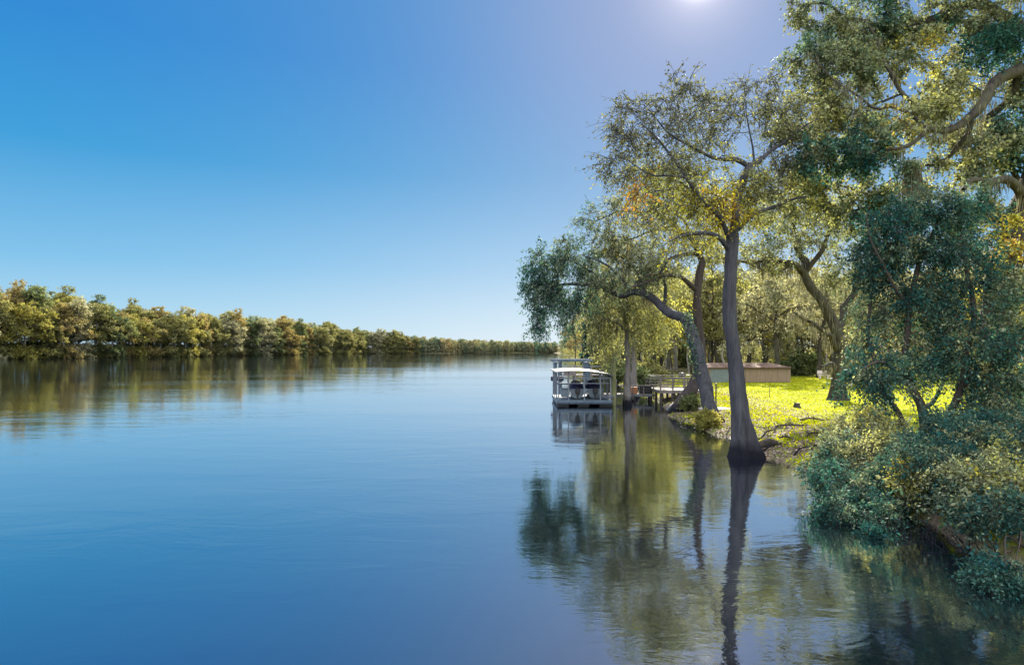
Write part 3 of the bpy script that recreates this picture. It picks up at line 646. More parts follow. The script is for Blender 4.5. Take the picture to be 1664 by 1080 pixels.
shrub(21, 18.5, 1455, [[(1455, 800, 0, 4), (1420, 740, 0, 3), (1390, 700, .2, 2)], [(1455, 800, 0, 4), (1450, 720, .3, 3), (1440, 680, .5, 2)], [(1455, 800, 0, 4), (1400, 780, -.3, 3), (1360, 770, -.5, 2), (1345, 790, -.6, 1)]],
  [(1395, 700, 40, 30, .3, .44, 1), (1430, 690, 35, 25, .5, .5, 1), (1370, 740, 36, 36, 0, .34, 1), (1350, 780, 24, 40, -.4, .1, 1), (1400, 755, 40, 30, -.1, .5, .9), (1360, 820, 24, 36, -.6, .12, .9), (1425, 730, 36, 26, .2, .56, .9), (1405, 800, 36, 28, -.4, .16, 1), (1375, 790, 30, 20, -.4, .5, .5)], 240,
  'pale olive shrub at the lawn side of the near thicket, dipping towards the water')
shrub(22, 17.5, 1530, [[(1530, 800, 0, 4), (1500, 760, 0, 3), (1470, 730, .2, 2)], [(1530, 800, 0, 4), (1540, 730, 0, 3), (1545, 690, .2, 2)], [(1530, 800, 0, 4), (1580, 750, -.1, 3), (1620, 730, 0, 2)], [(1530, 800, 0, 4), (1470, 800, -.3, 3), (1420, 820, -.6, 2)]],
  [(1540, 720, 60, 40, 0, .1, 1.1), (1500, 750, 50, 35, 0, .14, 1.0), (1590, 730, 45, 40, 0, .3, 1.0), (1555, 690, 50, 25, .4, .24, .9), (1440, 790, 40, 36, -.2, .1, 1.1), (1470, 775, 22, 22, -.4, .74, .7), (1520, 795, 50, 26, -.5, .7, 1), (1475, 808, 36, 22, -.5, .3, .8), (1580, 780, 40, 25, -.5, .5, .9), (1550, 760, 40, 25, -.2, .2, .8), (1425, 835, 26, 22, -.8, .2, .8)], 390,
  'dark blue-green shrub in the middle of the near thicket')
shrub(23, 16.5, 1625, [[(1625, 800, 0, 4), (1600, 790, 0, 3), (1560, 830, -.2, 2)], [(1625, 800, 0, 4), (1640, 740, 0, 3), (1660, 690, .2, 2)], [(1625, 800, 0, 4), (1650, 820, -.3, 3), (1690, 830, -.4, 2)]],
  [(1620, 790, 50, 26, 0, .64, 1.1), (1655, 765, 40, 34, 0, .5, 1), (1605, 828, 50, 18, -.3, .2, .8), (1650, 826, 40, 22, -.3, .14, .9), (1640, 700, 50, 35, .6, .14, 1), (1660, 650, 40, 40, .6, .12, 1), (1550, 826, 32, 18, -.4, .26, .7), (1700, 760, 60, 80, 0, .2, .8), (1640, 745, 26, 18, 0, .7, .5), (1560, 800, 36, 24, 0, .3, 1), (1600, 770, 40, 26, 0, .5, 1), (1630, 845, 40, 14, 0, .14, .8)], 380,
  'yellow-green tipped shrub at the water where the photo ends')
shrub(24, 12.6, 1665, [[(1640, 800, 0, 3), (1640, 870, -.4, 2.4), (1630, 920, -.9, 2), (1615, 950, -1.2, 1.2)], [(1640, 800, 0, 3), (1660, 860, -.5, 2), (1650, 910, -.9, 1)]],
  [(1618, 945, 24, 26, -1.2, .06, 1), (1638, 930, 20, 18, -1.1, .1, 1), (1600, 955, 20, 24, -1.3, .08, .8), (1640, 965, 14, 16, -1.2, .16, .5)], 60,
  'leafy spray bending low over the water at the corner of the photo', fixed=True, lsize=.055, sublen=.28)
shrub(25, 15.4, 1470, [[(1440, 800, 0, 3), (1425, 850, -.5, 2.4), (1420, 880, -.9, 2), (1415, 905, -1.1, 1.2)]],
  [(1425, 885, 28, 22, -.9, .08, 1), (1415, 910, 24, 22, -1, .1, 1), (1440, 905, 14, 14, -.9, .14, .6)], 50,
  'small dark spray of leaves hanging over the water below the thicket', fixed=True, lsize=.06, sublen=.3)
# roots and bare stems in the hollow of the bank
rg = np.random.default_rng(77)
for k in range(9):
    x0 = [1425, 1455, 1475, 1500, 1520, 1560, 1600, 1630, 1655][k]; yb = [868, 866, 876, 880, 886, 894, 905, 912, 915][k]
    Yk = CH*F/(yb-HZ)
    A = P(x0, yb, Yk); 
    t = Tree(300+k); base = A.copy(); base[2] = 0
    for m in range(9):
        a = A+np.array([rg.normal()*.25, rg.uniform(-.1, .25), -.2]); bq = a+np.array([rg.normal()*.25, .35+rg.uniform(0, .5), rg.uniform(.2, .55)])
        t.limb([a, (a+bq)/2+rg.normal(size=3)*.08, bq], [.013, .011, .007], seg=.12, jit=.02, sides=6)
    o = link('exposed_root', t.wood.mesh('exposed_root', M_PALEBARK, base, True)); o.location = base
    tag(o, 'tangle of pale bare roots reaching from the undercut near bank into the water', 'root', 'roots under the near thicket')
# ------------------------------------------------------------------ copies of trees
def copy_tree(root, loc, rz, sc, label=None, group=None, mat=None, bark=None):
    r = root.copy(); COL.objects.link(r); r.location = [float(v) for v in loc]; r.rotation_euler = (0, 0, rz)
    r.scale = sc
    if label: r['label'] = label
    if group: r['group'] = group
    for ch in root.children:
        c = ch.copy(); COL.objects.link(c); c.parent = r
        if mat and ch.name.startswith('crown'):
            c.material_slots[0].link = 'OBJECT'; c.material_slots[0].material = mat
    return r

def free_tree(seed, h, spread, form, n, leaves, lsize, subs=7, sublen=1.2, low=0.1, moss=0, droop=.25, lwid=.34, rt=.25):
    """a tree in metres at the origin: trunk, limbs, crown clumps"""
    t = Tree(seed); g = t.rg
    lean = g.normal(size=2)*h*.05
    top = np.array([lean[0], lean[1], h*.8])
    pts = [np.array([0, 0, -.6]), np.array([0, 0, .3]), np.array([lean[0]*.3, lean[1]*.3, h*.3]), np.array([lean[0]*.9, lean[1]*.6, h*.55]), top]
    t.limb(pts, [rt*1.9, rt*1.35, rt, rt*.7, rt*.25], seg=h*.05, jit=.12, sides=8)
    bl = []
    nl = int(g.integers(6, 10)) if low > .3 else int(g.integers(10, 14))
    for k in range(nl):
        a = k*2.4+g.uniform(-.5, .5); u = (k+.5)/nl
        z0 = h*(.22+.5*u); rad = spread*{'broad': .6+.5*math.sin(PI*min(1, u*.8+.2)), 'tall': .45+.35*math.sin(PI*u), 'cone': 1.0-.75*u, 'open': .8+.3*g.uniform(-1, 1)}[form]
        st = np.array([lean[0]*z0/h, lean[1]*z0/h, z0]); e = st+np.array([math.cos(a)*rad, math.sin(a)*rad, h*g.uniform(.03, .2)])
        m = (st+e)/2+np.array([0, 0, h*.03])
        t.limb([st, m, e], [rt*.5, rt*.33, rt*.12], seg=h*.04, jit=.15, sides=6)
        bl.append((e, np.array([spread*.42, spread*.42, h*.1])*g.uniform(.75, 1.2)*(1 if low > .3 else .72), .5+g.normal()*.12, 1))
        bl.append((m+np.array([0, 0, h*.05]), np.array([spread*.36, spread*.36, h*.09]), .5+g.normal()*.1, .7))
    bl.append((np.array([lean[0], lean[1], h*.9]), np.array([spread*.4, spread*.4, h*.1]), .55, 1))
    bl.append((np.array([lean[0]*.8, lean[1]*.8, h*.7]), np.array([spread*.55, spread*.55, h*.13]), .5, 1))
    if low < .3:
        for k in range(8):
            a = k*.79+g.uniform(-.4, .4)
            bl.append((np.array([math.cos(a)*spread*.6, math.sin(a)*spread*.6, h*(low+g.uniform(0, .14))]), np.array([spread*.42, spread*.42, h*.1]), .5+g.normal()*.12, .8))
    t.fill(bl, n, subs=subs, leaves=leaves, sublen=sublen, lsize=lsize, lwid=lwid, droop=droop, spread=sublen*.12, twig_r=rt*.14, step=h*.03)
    if moss: t.moss_on(moss, h*.1, 8, .05, spread=.5)
    return t

rg = np.random.default_rng(5)
ORD = ['first', 'second', 'third', 'fourth', 'fifth', 'sixth', 'seventh', 'eighth', 'ninth', 'tenth', 'eleventh', 'twelfth', 'thirteenth', 'fourteenth', 'fifteenth', 'sixteenth', 'seventeenth', 'eighteenth', 'nineteenth', 'twentieth', 'twenty-first', 'twenty-second', 'twenty-third', 'twenty-fourth']
ORD += ['twenty-%s' % w for w in ORD[4:9]]+['thirtieth']+['thirty-%s' % w for w in ORD[:9]]+['fortieth']+['forty-%s' % w for w in ORD[:9]]
WORD = {'olive': 'olive-brown', 'yellow': 'golden yellow', 'rust': 'rust-orange', 'green': 'deep green', 'grey': 'pale grey-green'}

# ---- far shore
FORMS = [('broad', 24, 6.5), ('tall', 27, 5.0), ('open', 23, 6.5), ('cone', 22, 5.5), ('broad', 20, 7.0), ('tall', 25, 5.5)]
protos = []
for k, (form, h, sp) in enumerate(FORMS):
    t = free_tree(100+k, h, sp, form, 200, 24, .37, subs=8, sublen=1.6, low=.03, rt=.3, droop=.3)
    protos.append((t.build('shore_tree', (0, 0, 0), 'tree', 'tree', bark=M_FARBARK, leafm=M_FAR['olive']), h))
used = [False]*len(protos)
arc = []
ly = np.linspace(185, 610, 1200); lx = np.interp(ly, LS[:, 0], LS[:, 1])
cum = np.concatenate([[0], np.cumsum(np.hypot(np.diff(lx), np.diff(ly)))])
rows = []
s = 0.0
while s < cum[-1]:
    rows.append((s, 2.5+rg.uniform(-.5, 2.0), 0, rg.uniform(.82, 1.0))); s += rg.uniform(5.5, 8.5)
s = 3.0
while s < cum[-1]:
    rows.append((s, 13+rg.uniform(-2, 4), 1, rg.uniform(.98, 1.16))); s += rg.uniform(9, 13)
ent = []
for s, off, row, sc in rows:
    y = np.interp(s, cum, ly); x = float(lshore(y))-off
    px = 832+x/y*F
    if px < -60: continue
    bias = float(np.clip((px-100)/400, 0, 1))
    col = rg.choice(['olive', 'yellow', 'rust', 'green', 'grey'], p=np.array([.46, .15*(1-bias)+.05, .15, .12+.06*bias, .07+.09*bias])/np.sum([.46, .15*(1-bias)+.05, .15, .12+.06*bias, .07+.09*bias]))
    hs = (1.1 if px > 120 else 1.14)*float(np.interp(px, [300, 480, 690], [1, .93, .68]))
    ent.append([px, x, y, row, str(col), sc*hs])
ent.sort()
cnt = {}
for px, x, y, row, col, sc in ent:
    k = int(rg.integers(0, len(protos)))
    key = (row, col); cnt[key] = cnt.get(key, 0)+1
    where = 'at the water edge of the far shore' if row == 0 else 'in the back row of the far shore'
    lab = '%s %s tree in %s of the far shore' % (ORD[min(cnt[key]-1, len(ORD)-1)], WORD[col], 'the front row' if row == 0 else 'the back row')
    copy_tree(protos[k][0], (x, y, gz(x, y)), rg.uniform(0, 6.28), (sc*rg.uniform(1.1, 1.4), sc*rg.uniform(1.1, 1.4), sc), lab, 'trees along the far shore', M_FAR[col])

# ---- far wood at the bend: one mass
t = Acc(); tr = Acc()
far_pts = []
ly2 = np.linspace(600, 740, 400); lx2 = np.interp(ly2, LS[:, 0], LS[:, 1])
for k in range(260):
    i = rg.integers(0, 400); off = 2+38*rg.random()**1.6
    far_pts.append((lx2[i]-off*.55, ly2[i]+off*.8, rg.uniform(.55, 1)*np.interp(lx2[i], [-128, -40, 48], [19, 14.5, 11])))
for k in range(60):
    y = rg.uniform(300, 720); x = np.interp(y, RS[:, 0], RS[:, 1])+rg.uniform(3, 40)
    far_pts.append((x, y, rg.uniform(13, 20)))
for k in range(120):
    far_pts.append((rg.uniform(-260, 330), rg.uniform(755, 830), rg.uniform(8.5, 13)))
for x, y, h in far_pts:
    m = 620; z = rg.uniform(.03, 1, m); r_ = rg.uniform(4, 7.5)*np.sqrt(np.sin(np.clip(z, .02, .985)*PI)**.7)
    lobes = rg.uniform(0, 6.28); a = rg.uniform(0, 6.28, m); rr = r_*(.65+.35*np.sin(a*3+lobes+z*5))*np.sqrt(rg.uniform(.3, 1, m))
    c = np.stack([x+np.cos(a)*rr, y+np.sin(a)*rr, .3+z*h], -1)
    d = norm(rg.normal(size=(m, 3))); L = rg.uniform(.7, 1.6, m)
    V, qd = leaf_quads(c, d, norm(rg.normal(size=(m, 3))), L, L*.35)
    t.add(V, qd, np.clip(.5+rg.normal()*.22, 0, 1)+rg.normal(size=m)*.05)
M_FARWOOD = leaf_mat('far_wood', [(0.1, (0.07, 0.12, 0.08)), (0.4, (0.16, 0.19, 0.12)), (0.65, (0.25, 0.24, 0.14)), (0.95, (0.34, 0.27, 0.15))], transl=.35, tcol=(1.15, 1.1, .6), var=.4, clump=.5, wide=.05)  # leaf colours greyed to stand in for distance haze
br = Acc()
for k in range(420):
    q_ = rg.uniform(0, cum[-1]); y = np.interp(q_, cum, ly); off = rg.uniform(.3, 14); x = float(lshore(y))-off; h = rg.uniform(1.5, 5)+off*.25; m = 150
    z = rg.uniform(0, 1, m); a = rg.uniform(0, 6.28, m); rr = rg.uniform(1.5, 3.2)*np.sqrt(rg.uniform(0, 1, m))*(1.1-.6*z)
    c = np.stack([x+np.cos(a)*rr, y+np.sin(a)*rr, .1+z*h], -1); L = rg.uniform(.35, .75, m)
    V, qd = leaf_quads(c, norm(rg.normal(size=(m, 3))), norm(rg.normal(size=(m, 3))), L, L*.34)
    br.add(V, qd, np.clip(.5+rg.normal()*.22, 0, 1)+rg.normal(size=m)*.05)
for k in range(150):
    y = rg.uniform(125, 560); x = float(rshore(y))+rg.uniform(.5, 9); h = rg.uniform(1.5, 4.5); m = 150
    z = rg.uniform(0, 1, m); a = rg.uniform(0, 6.28, m); rr = rg.uniform(1.2, 2.8)*np.sqrt(rg.uniform(0, 1, m))*(1.1-.6*z)
    c = np.stack([x+np.cos(a)*rr, y+np.sin(a)*rr, gz(x, y)+z*h], -1); L = rg.uniform(.3, .6, m)
    V, qd = leaf_quads(c, norm(rg.normal(size=(m, 3))), norm(rg.normal(size=(m, 3))), L, L*.34)
    br.add(V, qd, np.clip(.5+rg.normal()*.22, 0, 1)+rg.normal(size=m)*.05)
tag(link('shore_brush', br.mesh('shore_brush', M_FAR['olive'], (0, 0, 0))), 'low tangled brush along the waterline of the far river banks', 'brush', kind='stuff')
tag(link('far_wood', t.mesh('far_wood', M_FARWOOD, (0, 0, 0))), 'low hazy olive wood closing the river at the bend', 'wood', kind='stuff')

# ---- woodland behind the lawn
MID = []
for k, (form, h, sp, ms) in enumerate([('broad', 15, 5.5, 90), ('open', 17, 5.0, 90), ('tall', 19, 3.8, 40), ('broad', 13, 5.5, 110), ('open', 14, 4.5, 60)]):
    t = free_tree(140+k, h, sp, form, 80, 15, .25, subs=8, sublen=1.1, low=.4, moss=ms, droop=.45, lwid=.3, rt=.24)
    MID.append((t.build('woodland_tree', (0, 0, 0), 'tree', 'tree', bark=M_OAKBARK, leafm=M_FAR['olive']), h))
# (px, Y, prototype, colour, scale, label)
SPOTS = [
 (1330, 79, 0, 'grey', .95, 'stout forked grey oak at the back of the lawn'),
 (1275, 92, 2, 'yellow', .9, 'slender bright yellow-green tree past the end of the shed'),
 (1085, 84, 1, 'olive', .85, 'dark-trunked tree over the picnic table'),
 (1062, 92, 3, 'yellow', .95, 'yellow-green tree just behind the picnic table'),
 (1010, 100, 1, 'olive', 1.0, 'tall olive tree on the bank past the walkway'),
 (985, 125, 4, 'rust', .8, 'rusty tree on the bank beyond the cedar'),
 (1130, 98, 3, 'grey', 1.05, 'pale mossy oak behind the deck'),
 (1165, 90, 4, 'olive', 1.0, 'crooked olive tree behind the left end of the shed'),
 (1215, 96, 0, 'grey', 1.05, 'broad mossy grey oak behind the middle of the shed'),
 (1262, 77, 4, 'grey', 1.0, 'open grey tree between the shed roof and the forked oak'),  # tree added to throw its shadow onto the lawn
 (1245, 110, 1, 'yellow', 1.05, 'high golden tree seen above the shed roof'),
 (1400, 84, 3, 'grey', 1.0, 'pale grey oak behind the curved lawn oak'),
 (1450, 92, 0, 'grey', 1.1, 'pale mossy oak showing through the bay tree'),
 (1520, 80, 3, 'olive', 1.05, 'olive oak at the lawn end behind the bay tree'),
 (1600, 74, 0, 'grey', 1.0, 'pale oak behind the trunk of the huge oak'),
 (1650, 60, 4, 'yellow', .9, 'sunlit yellow-green tree behind the yellow-tipped shrub'),
 (950, 180, 1, 'rust', .95, 'orange-brown tree at the water past the second dock'),
 (935, 260, 4, 'rust', .9, 'small far orange tree standing out along the bank'),
]
for px, Yk, k, col, sc, lab in SPOTS:
    p = P(px, 600, Yk); copy_tree(MID[k][0], (p[0], Yk, gz(p[0], Yk)), rg.uniform(0, 6.28), (sc, sc, sc), lab, None, M_FAR[col])
# deeper rows
n_ = 0
for row, (Y0, step, sc0) in enumerate([(114, 52, 1.05), (145, 46, 1.25)]):
    px = 985+row*8
    while px < 1760:
        Yk = Y0+rg.uniform(-7, 7); k = int(rg.integers(0, len(MID))); col = str(rg.choice(['grey', 'olive', 'yellow', 'green'], p=[.4, .32, .2, .08])); sc = sc0*rg.uniform(.85, 1.15)
        p = P(px, 600, Yk)
        copy_tree(MID[k][0], (p[0], Yk, gz(p[0], Yk)), rg.uniform(0, 6.28), (sc, sc, sc), 'mossy woodland tree far behind the lawn, half hidden by trees in front', 'deep woodland behind the lawn', M_FAR[col])
        px += step*rg.uniform(.7, 1.3)
# the unplaced originals become members of their groups
for k, (o, h) in enumerate(protos):
    y = [300, 345, 395, 450, 505, 548][k]; x = float(lshore(y))-22
    o.location = (x, y, gz(x, y)); o['label'] = '%s tree rising behind the far shore, %s of six taller ones' % ('olive-brown', ORD[k]); o['group'] = 'tall trees behind the far shore'; o.scale = (1.1, 1.1, 1.12)
for k, (o, h) in enumerate(MID):
    p = P([1000, 1105, 1190, 1300, 1380][k], 600, 122); o.location = (p[0], 122, gz(p[0], 122)); o['label'] = 'mossy woodland tree far behind the lawn, half hidden by trees in front'; o['group'] = 'deep woodland behind the lawn'

# ---- undergrowth of the deep woodland: one mass of brush and saplings
t = Acc(); tr = []
for k in range(520):
    y = rg.uniform(112, 210); x = rg.uniform(rshore(y)+3, rshore(y)+26+y*.75); h = rg.uniform(2.0, 6.5); m = 260
    z = rg.uniform(.0, 1, m); a = rg.uniform(0, 6.28, m); rr = rg.uniform(1.2, 2.6)*np.sqrt(rg.uniform(0, 1, m))*(1.1-.7*z)
    g0 = gz(x, y); c = np.stack([x+np.cos(a)*rr, y+np.sin(a)*rr, g0+z*h], -1); L = rg.uniform(.25, .55, m)
    V, qd = leaf_quads(c, norm(rg.normal(size=(m, 3))), norm(rg.normal(size=(m, 3))), L, L*.33)
    t.add(V, qd, np.clip(.5+rg.normal()*.22, 0, 1)+rg.normal(size=m)*.05)
tag(link('undergrowth', t.mesh('undergrowth', leaf_mat('undergrowth', [(0.1, (0.07, 0.11, 0.05)), (0.45, (0.24, 0.24, 0.12)), (0.7, (0.4, 0.38, 0.12)), (0.95, (0.42, 0.34, 0.22))], transl=.45, tcol=(1.1, 1.1, .7), var=.6, clump=.5, wide=.1), (0, 0, 0))), 'pale tangled undergrowth on the floor of the woodland', 'undergrowth', kind='stuff')

# ---- slim bare trunks in the woodland
SL = []
for k in range(4):
    t = Tree(210+k); g = t.rg; h = 13+k; 
    t.limb([np.array([0, 0, -.5]), np.array([0, 0, .2]), np.array([g.normal()*.3, g.normal()*.3, h*.4]), np.array([g.normal()*.7, g.normal()*.7, h])], [.26, .17, .14, .04], seg=.6, jit=.15, sides=7)
    for j in range(6):
        z0 = h*(.45+.09*j); a = j*2.2+k; t.limb([np.array([0, 0, z0]), np.array([math.cos(a)*.7, math.sin(a)*.7, z0+.5]), np.array([math.cos(a)*1.5, math.sin(a)*1.5, z0+.7])], [.06, .04, .015], seg=.4, jit=.1, sides=5)
    t.fill([(np.array([0, 0, h*.75]), np.array([1.6, 1.6, h*.25]), .5, 1)], 28, subs=7, leaves=12, sublen=.9, lsize=.25, lwid=.3, droop=.5, spread=.1, twig_r=.02)
    SL.append(t.build('slim_tree', (0, 0, 0), 'slim straight woodland trunk seen between the big riverside trees', 'tree', 'slim woodland trunks behind the lawn', bark=M_OAKBARK if k % 2 else M_FARBARK, leafm=M_FAR['grey']))
first = [1]*4
for i in range(64):
    px = rg.uniform(1040, 1400) if i > 14 else rg.uniform(1400, 1660); Yk = rg.uniform(88, 130); p = P(px, 600, Yk); k = i % 4; sc = rg.uniform(.8, 1.25)
    loc = (p[0], Yk, gz(p[0], Yk))
    if first[k]: first[k] = 0; SL[k].location = loc
    else: copy_tree(SL[k], loc, rg.uniform(0, 6.28), (sc, sc, sc), None, None, M_FAR[str(rg.choice(['grey', 'yellow', 'olive']))])

# ---- understorey bushes
t = Tree(180)
for k in range(6):
    a = k*1.05; t.limb([np.array([0, 0, -.1]), np.array([math.cos(a)*.4, math.sin(a)*.4, .7]), np.array([math.cos(a)*.9, math.sin(a)*.9, 1.3])], [.03, .022, .01], seg=.2, jit=.04, sides=5)
t.fill([(np.array([0, 0, 1.0]), np.array([1.3, 1.3, .9]), .5, 1)], 60, subs=8, leaves=14, sublen=.5, lsize=.2, lwid=.3, droop=.1, spread=.08, twig_r=.012)
bush = t.build('bush', (0, 0, 0), 'bush', 'bush', bark=M_TWIG, leafm=M_FAR['green'], leafname='crown')
BS = [(1300, 86, 1.5, 'yellow', 'rounded bright green bush beside the end of the shed'), (1272, 88, 1.2, 'yellow', 'light yellow-green bush next to the shed wall'), (1322, 92, 1.3, 'green', 'green bush in front of the forked oak'),
      (1055, 72, 1.2, 'olive', 'olive bush by the walkway behind the pale trunks'), (1042, 66, 1.0, 'green', 'low dark bush beside the orange box'), (985, 90, 1.6, 'olive', 'olive bush on the bank right behind the boat shelter'), (1005, 80, 1.3, 'green', 'dark bush behind the green piling'),
      (1390, 70, 1.1, 'olive', 'olive bush past the curved oak'), (1425, 60, 1.2, 'yellow', 'yellow-green bush at the right end of the lawn'), (1640, 40, 1.3, 'yellow', 'yellow-green bush behind the thicket near the photo edge'), (1122, 40.5, .5, 'green', 'small dark bush in the shade of the leaning foot'), (1150, 33.3, .45, 'yellow', 'low green plant growing at the foot of the overhanging tree')]
for i, (px, Yk, sc, col, lab) in enumerate(BS):
    p = P(px, 600, Yk); r_ = bush
    if i:
        r_ = copy_tree(bush, (p[0], Yk, gz(p[0], Yk)), rg.uniform(0, 6.28), (sc, sc, sc), lab, 'bushes around the lawn', M_FAR[col])
    else:
        r_.location = (p[0], Yk, gz(p[0], Yk)); r_.scale = (sc, sc, sc); r_['label'] = lab; r_['group'] = 'bushes around the lawn'
# ------------------------------------------------------------------ built things
class MB:
    def __init__(s): s.V = []; s.F = []; s.n = 0
    def box(s, c, d, rz=0.0, tilt=None, ch=0.0):
        """chamfered box: centre, full size, turn about z, optional 3x3 matrix"""
        c = np.asarray(c, float); h = np.asarray(d, float)/2
        k = min(ch if ch else min(h)*.18, min(h)*.45)
        bm_v = []
        for sx in (-1, 1):
            for sy in (-1, 1):
                for sz in (-1, 1):
                    for a in range(3):
                        p = h.copy(); p -= k; p[a] = h[a]; bm_v.append(p*[sx, sy, sz])
        V = np.array(bm_v)
        import itertools
        from mathutils.geometry import tessellate_polygon
        idx = lambda sx, sy, sz, a: ((sx*2+sy)*2+sz)*3+a
        F = []
        for a in range(3):
            o = [x for x in range(3) if x != a]
            for sgn in (0, 1):
                quad = []
                for u, v in ((0, 0), (1, 0), (1, 1), (0, 1)):
                    t = [0, 0, 0]; t[a] = sgn; t[o[0]] = u; t[o[1]] = v; quad.append(idx(*t, a))
                F.append(quad)
        for a in range(3):                      # edges along axis a
            o = [x for x in range(3) if x != a]
            for u in (0, 1):
                for v in (0, 1):
                    t0 = [0, 0, 0]; t0[a] = 0; t0[o[0]] = u; t0[o[1]] = v; t1 = list(t0); t1[a] = 1
                    F.append([idx(*t0, o[0]), idx(*t0, o[1]), idx(*t1, o[1]), idx(*t1, o[0])])
        T = [[idx(sx, sy, sz, 0), idx(sx, sy, sz, 1), idx(sx, sy, sz, 2)] for sx in (0, 1) for sy in (0, 1) for sz in (0, 1)]
        if tilt is not None: V = V@np.asarray(tilt).T
        if rz:
            cs, sn = math.cos(rz), math.sin(rz); V = V@np.array([[cs, -sn, 0], [sn, cs, 0], [0, 0, 1]]).T
        s.V.append(V+c); s.F += [[i+s.n for i in f] for f in F+T]; s.n += len(V)
        return s
    def bar(s, p0, p1, r, sides=8, r1=None):
        p0 = np.asarray(p0, float); p1 = np.asarray(p1, float); r1 = r if r1 is None else r1
        d = norm(p1-p0); ref = np.array([1.0, 0, 0]) if abs(d[2]) > .8 else np.array([0, 0, 1.0])
        u = norm(np.cross(d, ref)); v = np.cross(d, u); a = np.arange(sides)*2*PI/sides+PI/sides
        ring = np.cos(a)[:, None]*u+np.sin(a)[:, None]*v
        s.V.append(np.vstack([p0+ring*r, p1+ring*r1])); n = s.n
        s.F += [[n+i, n+(i+1) % sides, n+sides+(i+1) % sides, n+sides+i] for i in range(sides)]
        s.F += [[n+i for i in range(sides)][::-1], [n+sides+i for i in range(sides)]]
        s.n += 2*sides
        return s
    def poly(s, V, F):
        V = np.asarray(V, float); s.V.append(V); s.F += [[i+s.n for i in f] for f in F]; s.n += len(V); return s
    def build(s, name, mat, parent=None, base=(0, 0, 0)):
        me = bpy.data.meshes.new(name)
        me.from_pydata((np.concatenate(s.V)-np.asarray(base)).tolist(), [], s.F); me.update()
        me.materials.append(mat)
        import bmesh
        bm = bmesh.new(); bm.from_mesh(me); bmesh.ops.recalc_face_normals(bm, faces=bm.faces); bm.to_mesh(me); bm.free()
        return link(name, me, parent)

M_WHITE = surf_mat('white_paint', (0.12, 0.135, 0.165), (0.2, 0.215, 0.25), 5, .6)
M_GREYWOOD = surf_mat('weathered_wood', (0.1, 0.085, 0.08), (0.24, 0.21, 0.2), 7, .85, sc3=(1, 1, .3), bump=.3)
M_DARKWOOD = surf_mat('dark_wet_wood', (0.03, 0.025, 0.025), (0.09, 0.075, 0.07), 7, .7, bump=.3)
M_PILING = surf_mat('treated_piling', (0.13, 0.14, 0.06), (0.3, 0.3, 0.15), 5, .85, sc3=(1, 1, .2), bump=.3)
M_BLUEGREY = surf_mat('blue_grey_paint', (0.06, 0.09, 0.13), (0.11, 0.15, 0.2), 4, .6)
M_TIN = surf_mat('tin_roof', (0.085, 0.08, 0.08), (0.15, 0.14, 0.138), 2.5, .4, metallic=.3, spec=.5)
M_SHEDROOF = surf_mat('shed_roof', (0.07, 0.042, 0.033), (0.19, 0.13, 0.1), 1.2, .9, spec=.08)
M_PLANK = surf_mat('tan_planks', (0.15, 0.105, 0.07), (0.26, 0.19, 0.135), 3, .85, sc3=(6, 6, .2), bump=.3)
M_PALEBLUE = surf_mat('pale_blue_paint', (0.09, 0.115, 0.12), (0.13, 0.16, 0.165), 3, .7)
M_NAVY = surf_mat('navy_canvas', (0.008, 0.008, 0.035), (0.02, 0.02, 0.07), 6, .7)
M_BOAT = surf_mat('boat_gelcoat', (0.08, 0.1, 0.13), (0.13, 0.16, 0.19), 2, .25, spec=.6)
M_ORANGE = surf_mat('faded_orange', (0.35, 0.14, 0.06), (0.5, 0.22, 0.1), 5, .8)
M_BLACK = surf_mat('black_iron', (0.012, 0.012, 0.014), (0.03, 0.03, 0.032), 5, .6)
M_GREYBOX = surf_mat('grey_metal', (0.2, 0.22, 0.24), (0.32, 0.33, 0.35), 5, .5)
M_CONC = surf_mat('pale_concrete', (0.4, 0.34, 0.32), (0.6, 0.53, 0.5), 3, .9)

# boat shelter on a float ------------------------------------------------
x0, x1, y0, y1 = 3.36, 7.30, 47.0, 53.0
B = empty('boat_shelter', (5.33, 50, 0), 'white-posted floating boat shelter with a low arched tin roof', 'boat shelter'); bb = (5.33, 50, 0)
MB().box((5.33, 50, .3), (x1-x0+.1, y1-y0, .3)).build('float_deck', M_BLUEGREY, B, bb)
m = MB().box((5.33, y0-.05, .36), (x1-x0+.14, .08, .2)).box((x1+.03, 50, .36), (.08, 6, .2)); m.build('deck_rim', M_BLUEGREY, B, bb)
m = MB()
for xx in (3.8, 5.3, 6.9):
    for yy in (48, 50, 52): m.box((xx, yy, .06), (.9, 1.5, .3), ch=.1)
m.build('float_drum', M_BLACK, B, bb)['kind'] = 'stuff'
# arched roof, real thickness
n = 12; xr = np.linspace(x0-.16, x1+.2, n); zc = lambda x: 2.39+.19*(1-((x-5.1)/2.1)**2)-.035*(x-5.1)
V = []; Fr = []
for yy in (y0-.35, y1+.3):
    for x in xr: V.append((x, yy, zc(x)+.05))
    for x in xr: V.append((x, yy, zc(x)-.02))
for i in range(n-1):
    Fr += [[i, i+1, 2*n+i+1, 2*n+i], [n+i, 3*n+i, 3*n+i+1, n+i+1], [i, n+i, n+i+1, i+1], [2*n+i, 2*n+i+1, 3*n+i+1, 3*n+i]]
Fr += [[0, 2*n, 3*n, n], [n-1, 2*n-1, 4*n-1, 3*n-1]]
MB().poly(V, Fr).build('roof', M_TIN, B, bb)
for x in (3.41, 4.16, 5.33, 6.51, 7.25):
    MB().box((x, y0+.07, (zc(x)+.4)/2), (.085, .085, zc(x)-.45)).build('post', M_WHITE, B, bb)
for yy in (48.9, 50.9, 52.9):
    for x in (3.41, 7.25): MB().box((x, yy, (zc(x)+.4)/2), (.085, .085, zc(x)-.45)).build('post', M_WHITE, B, bb)
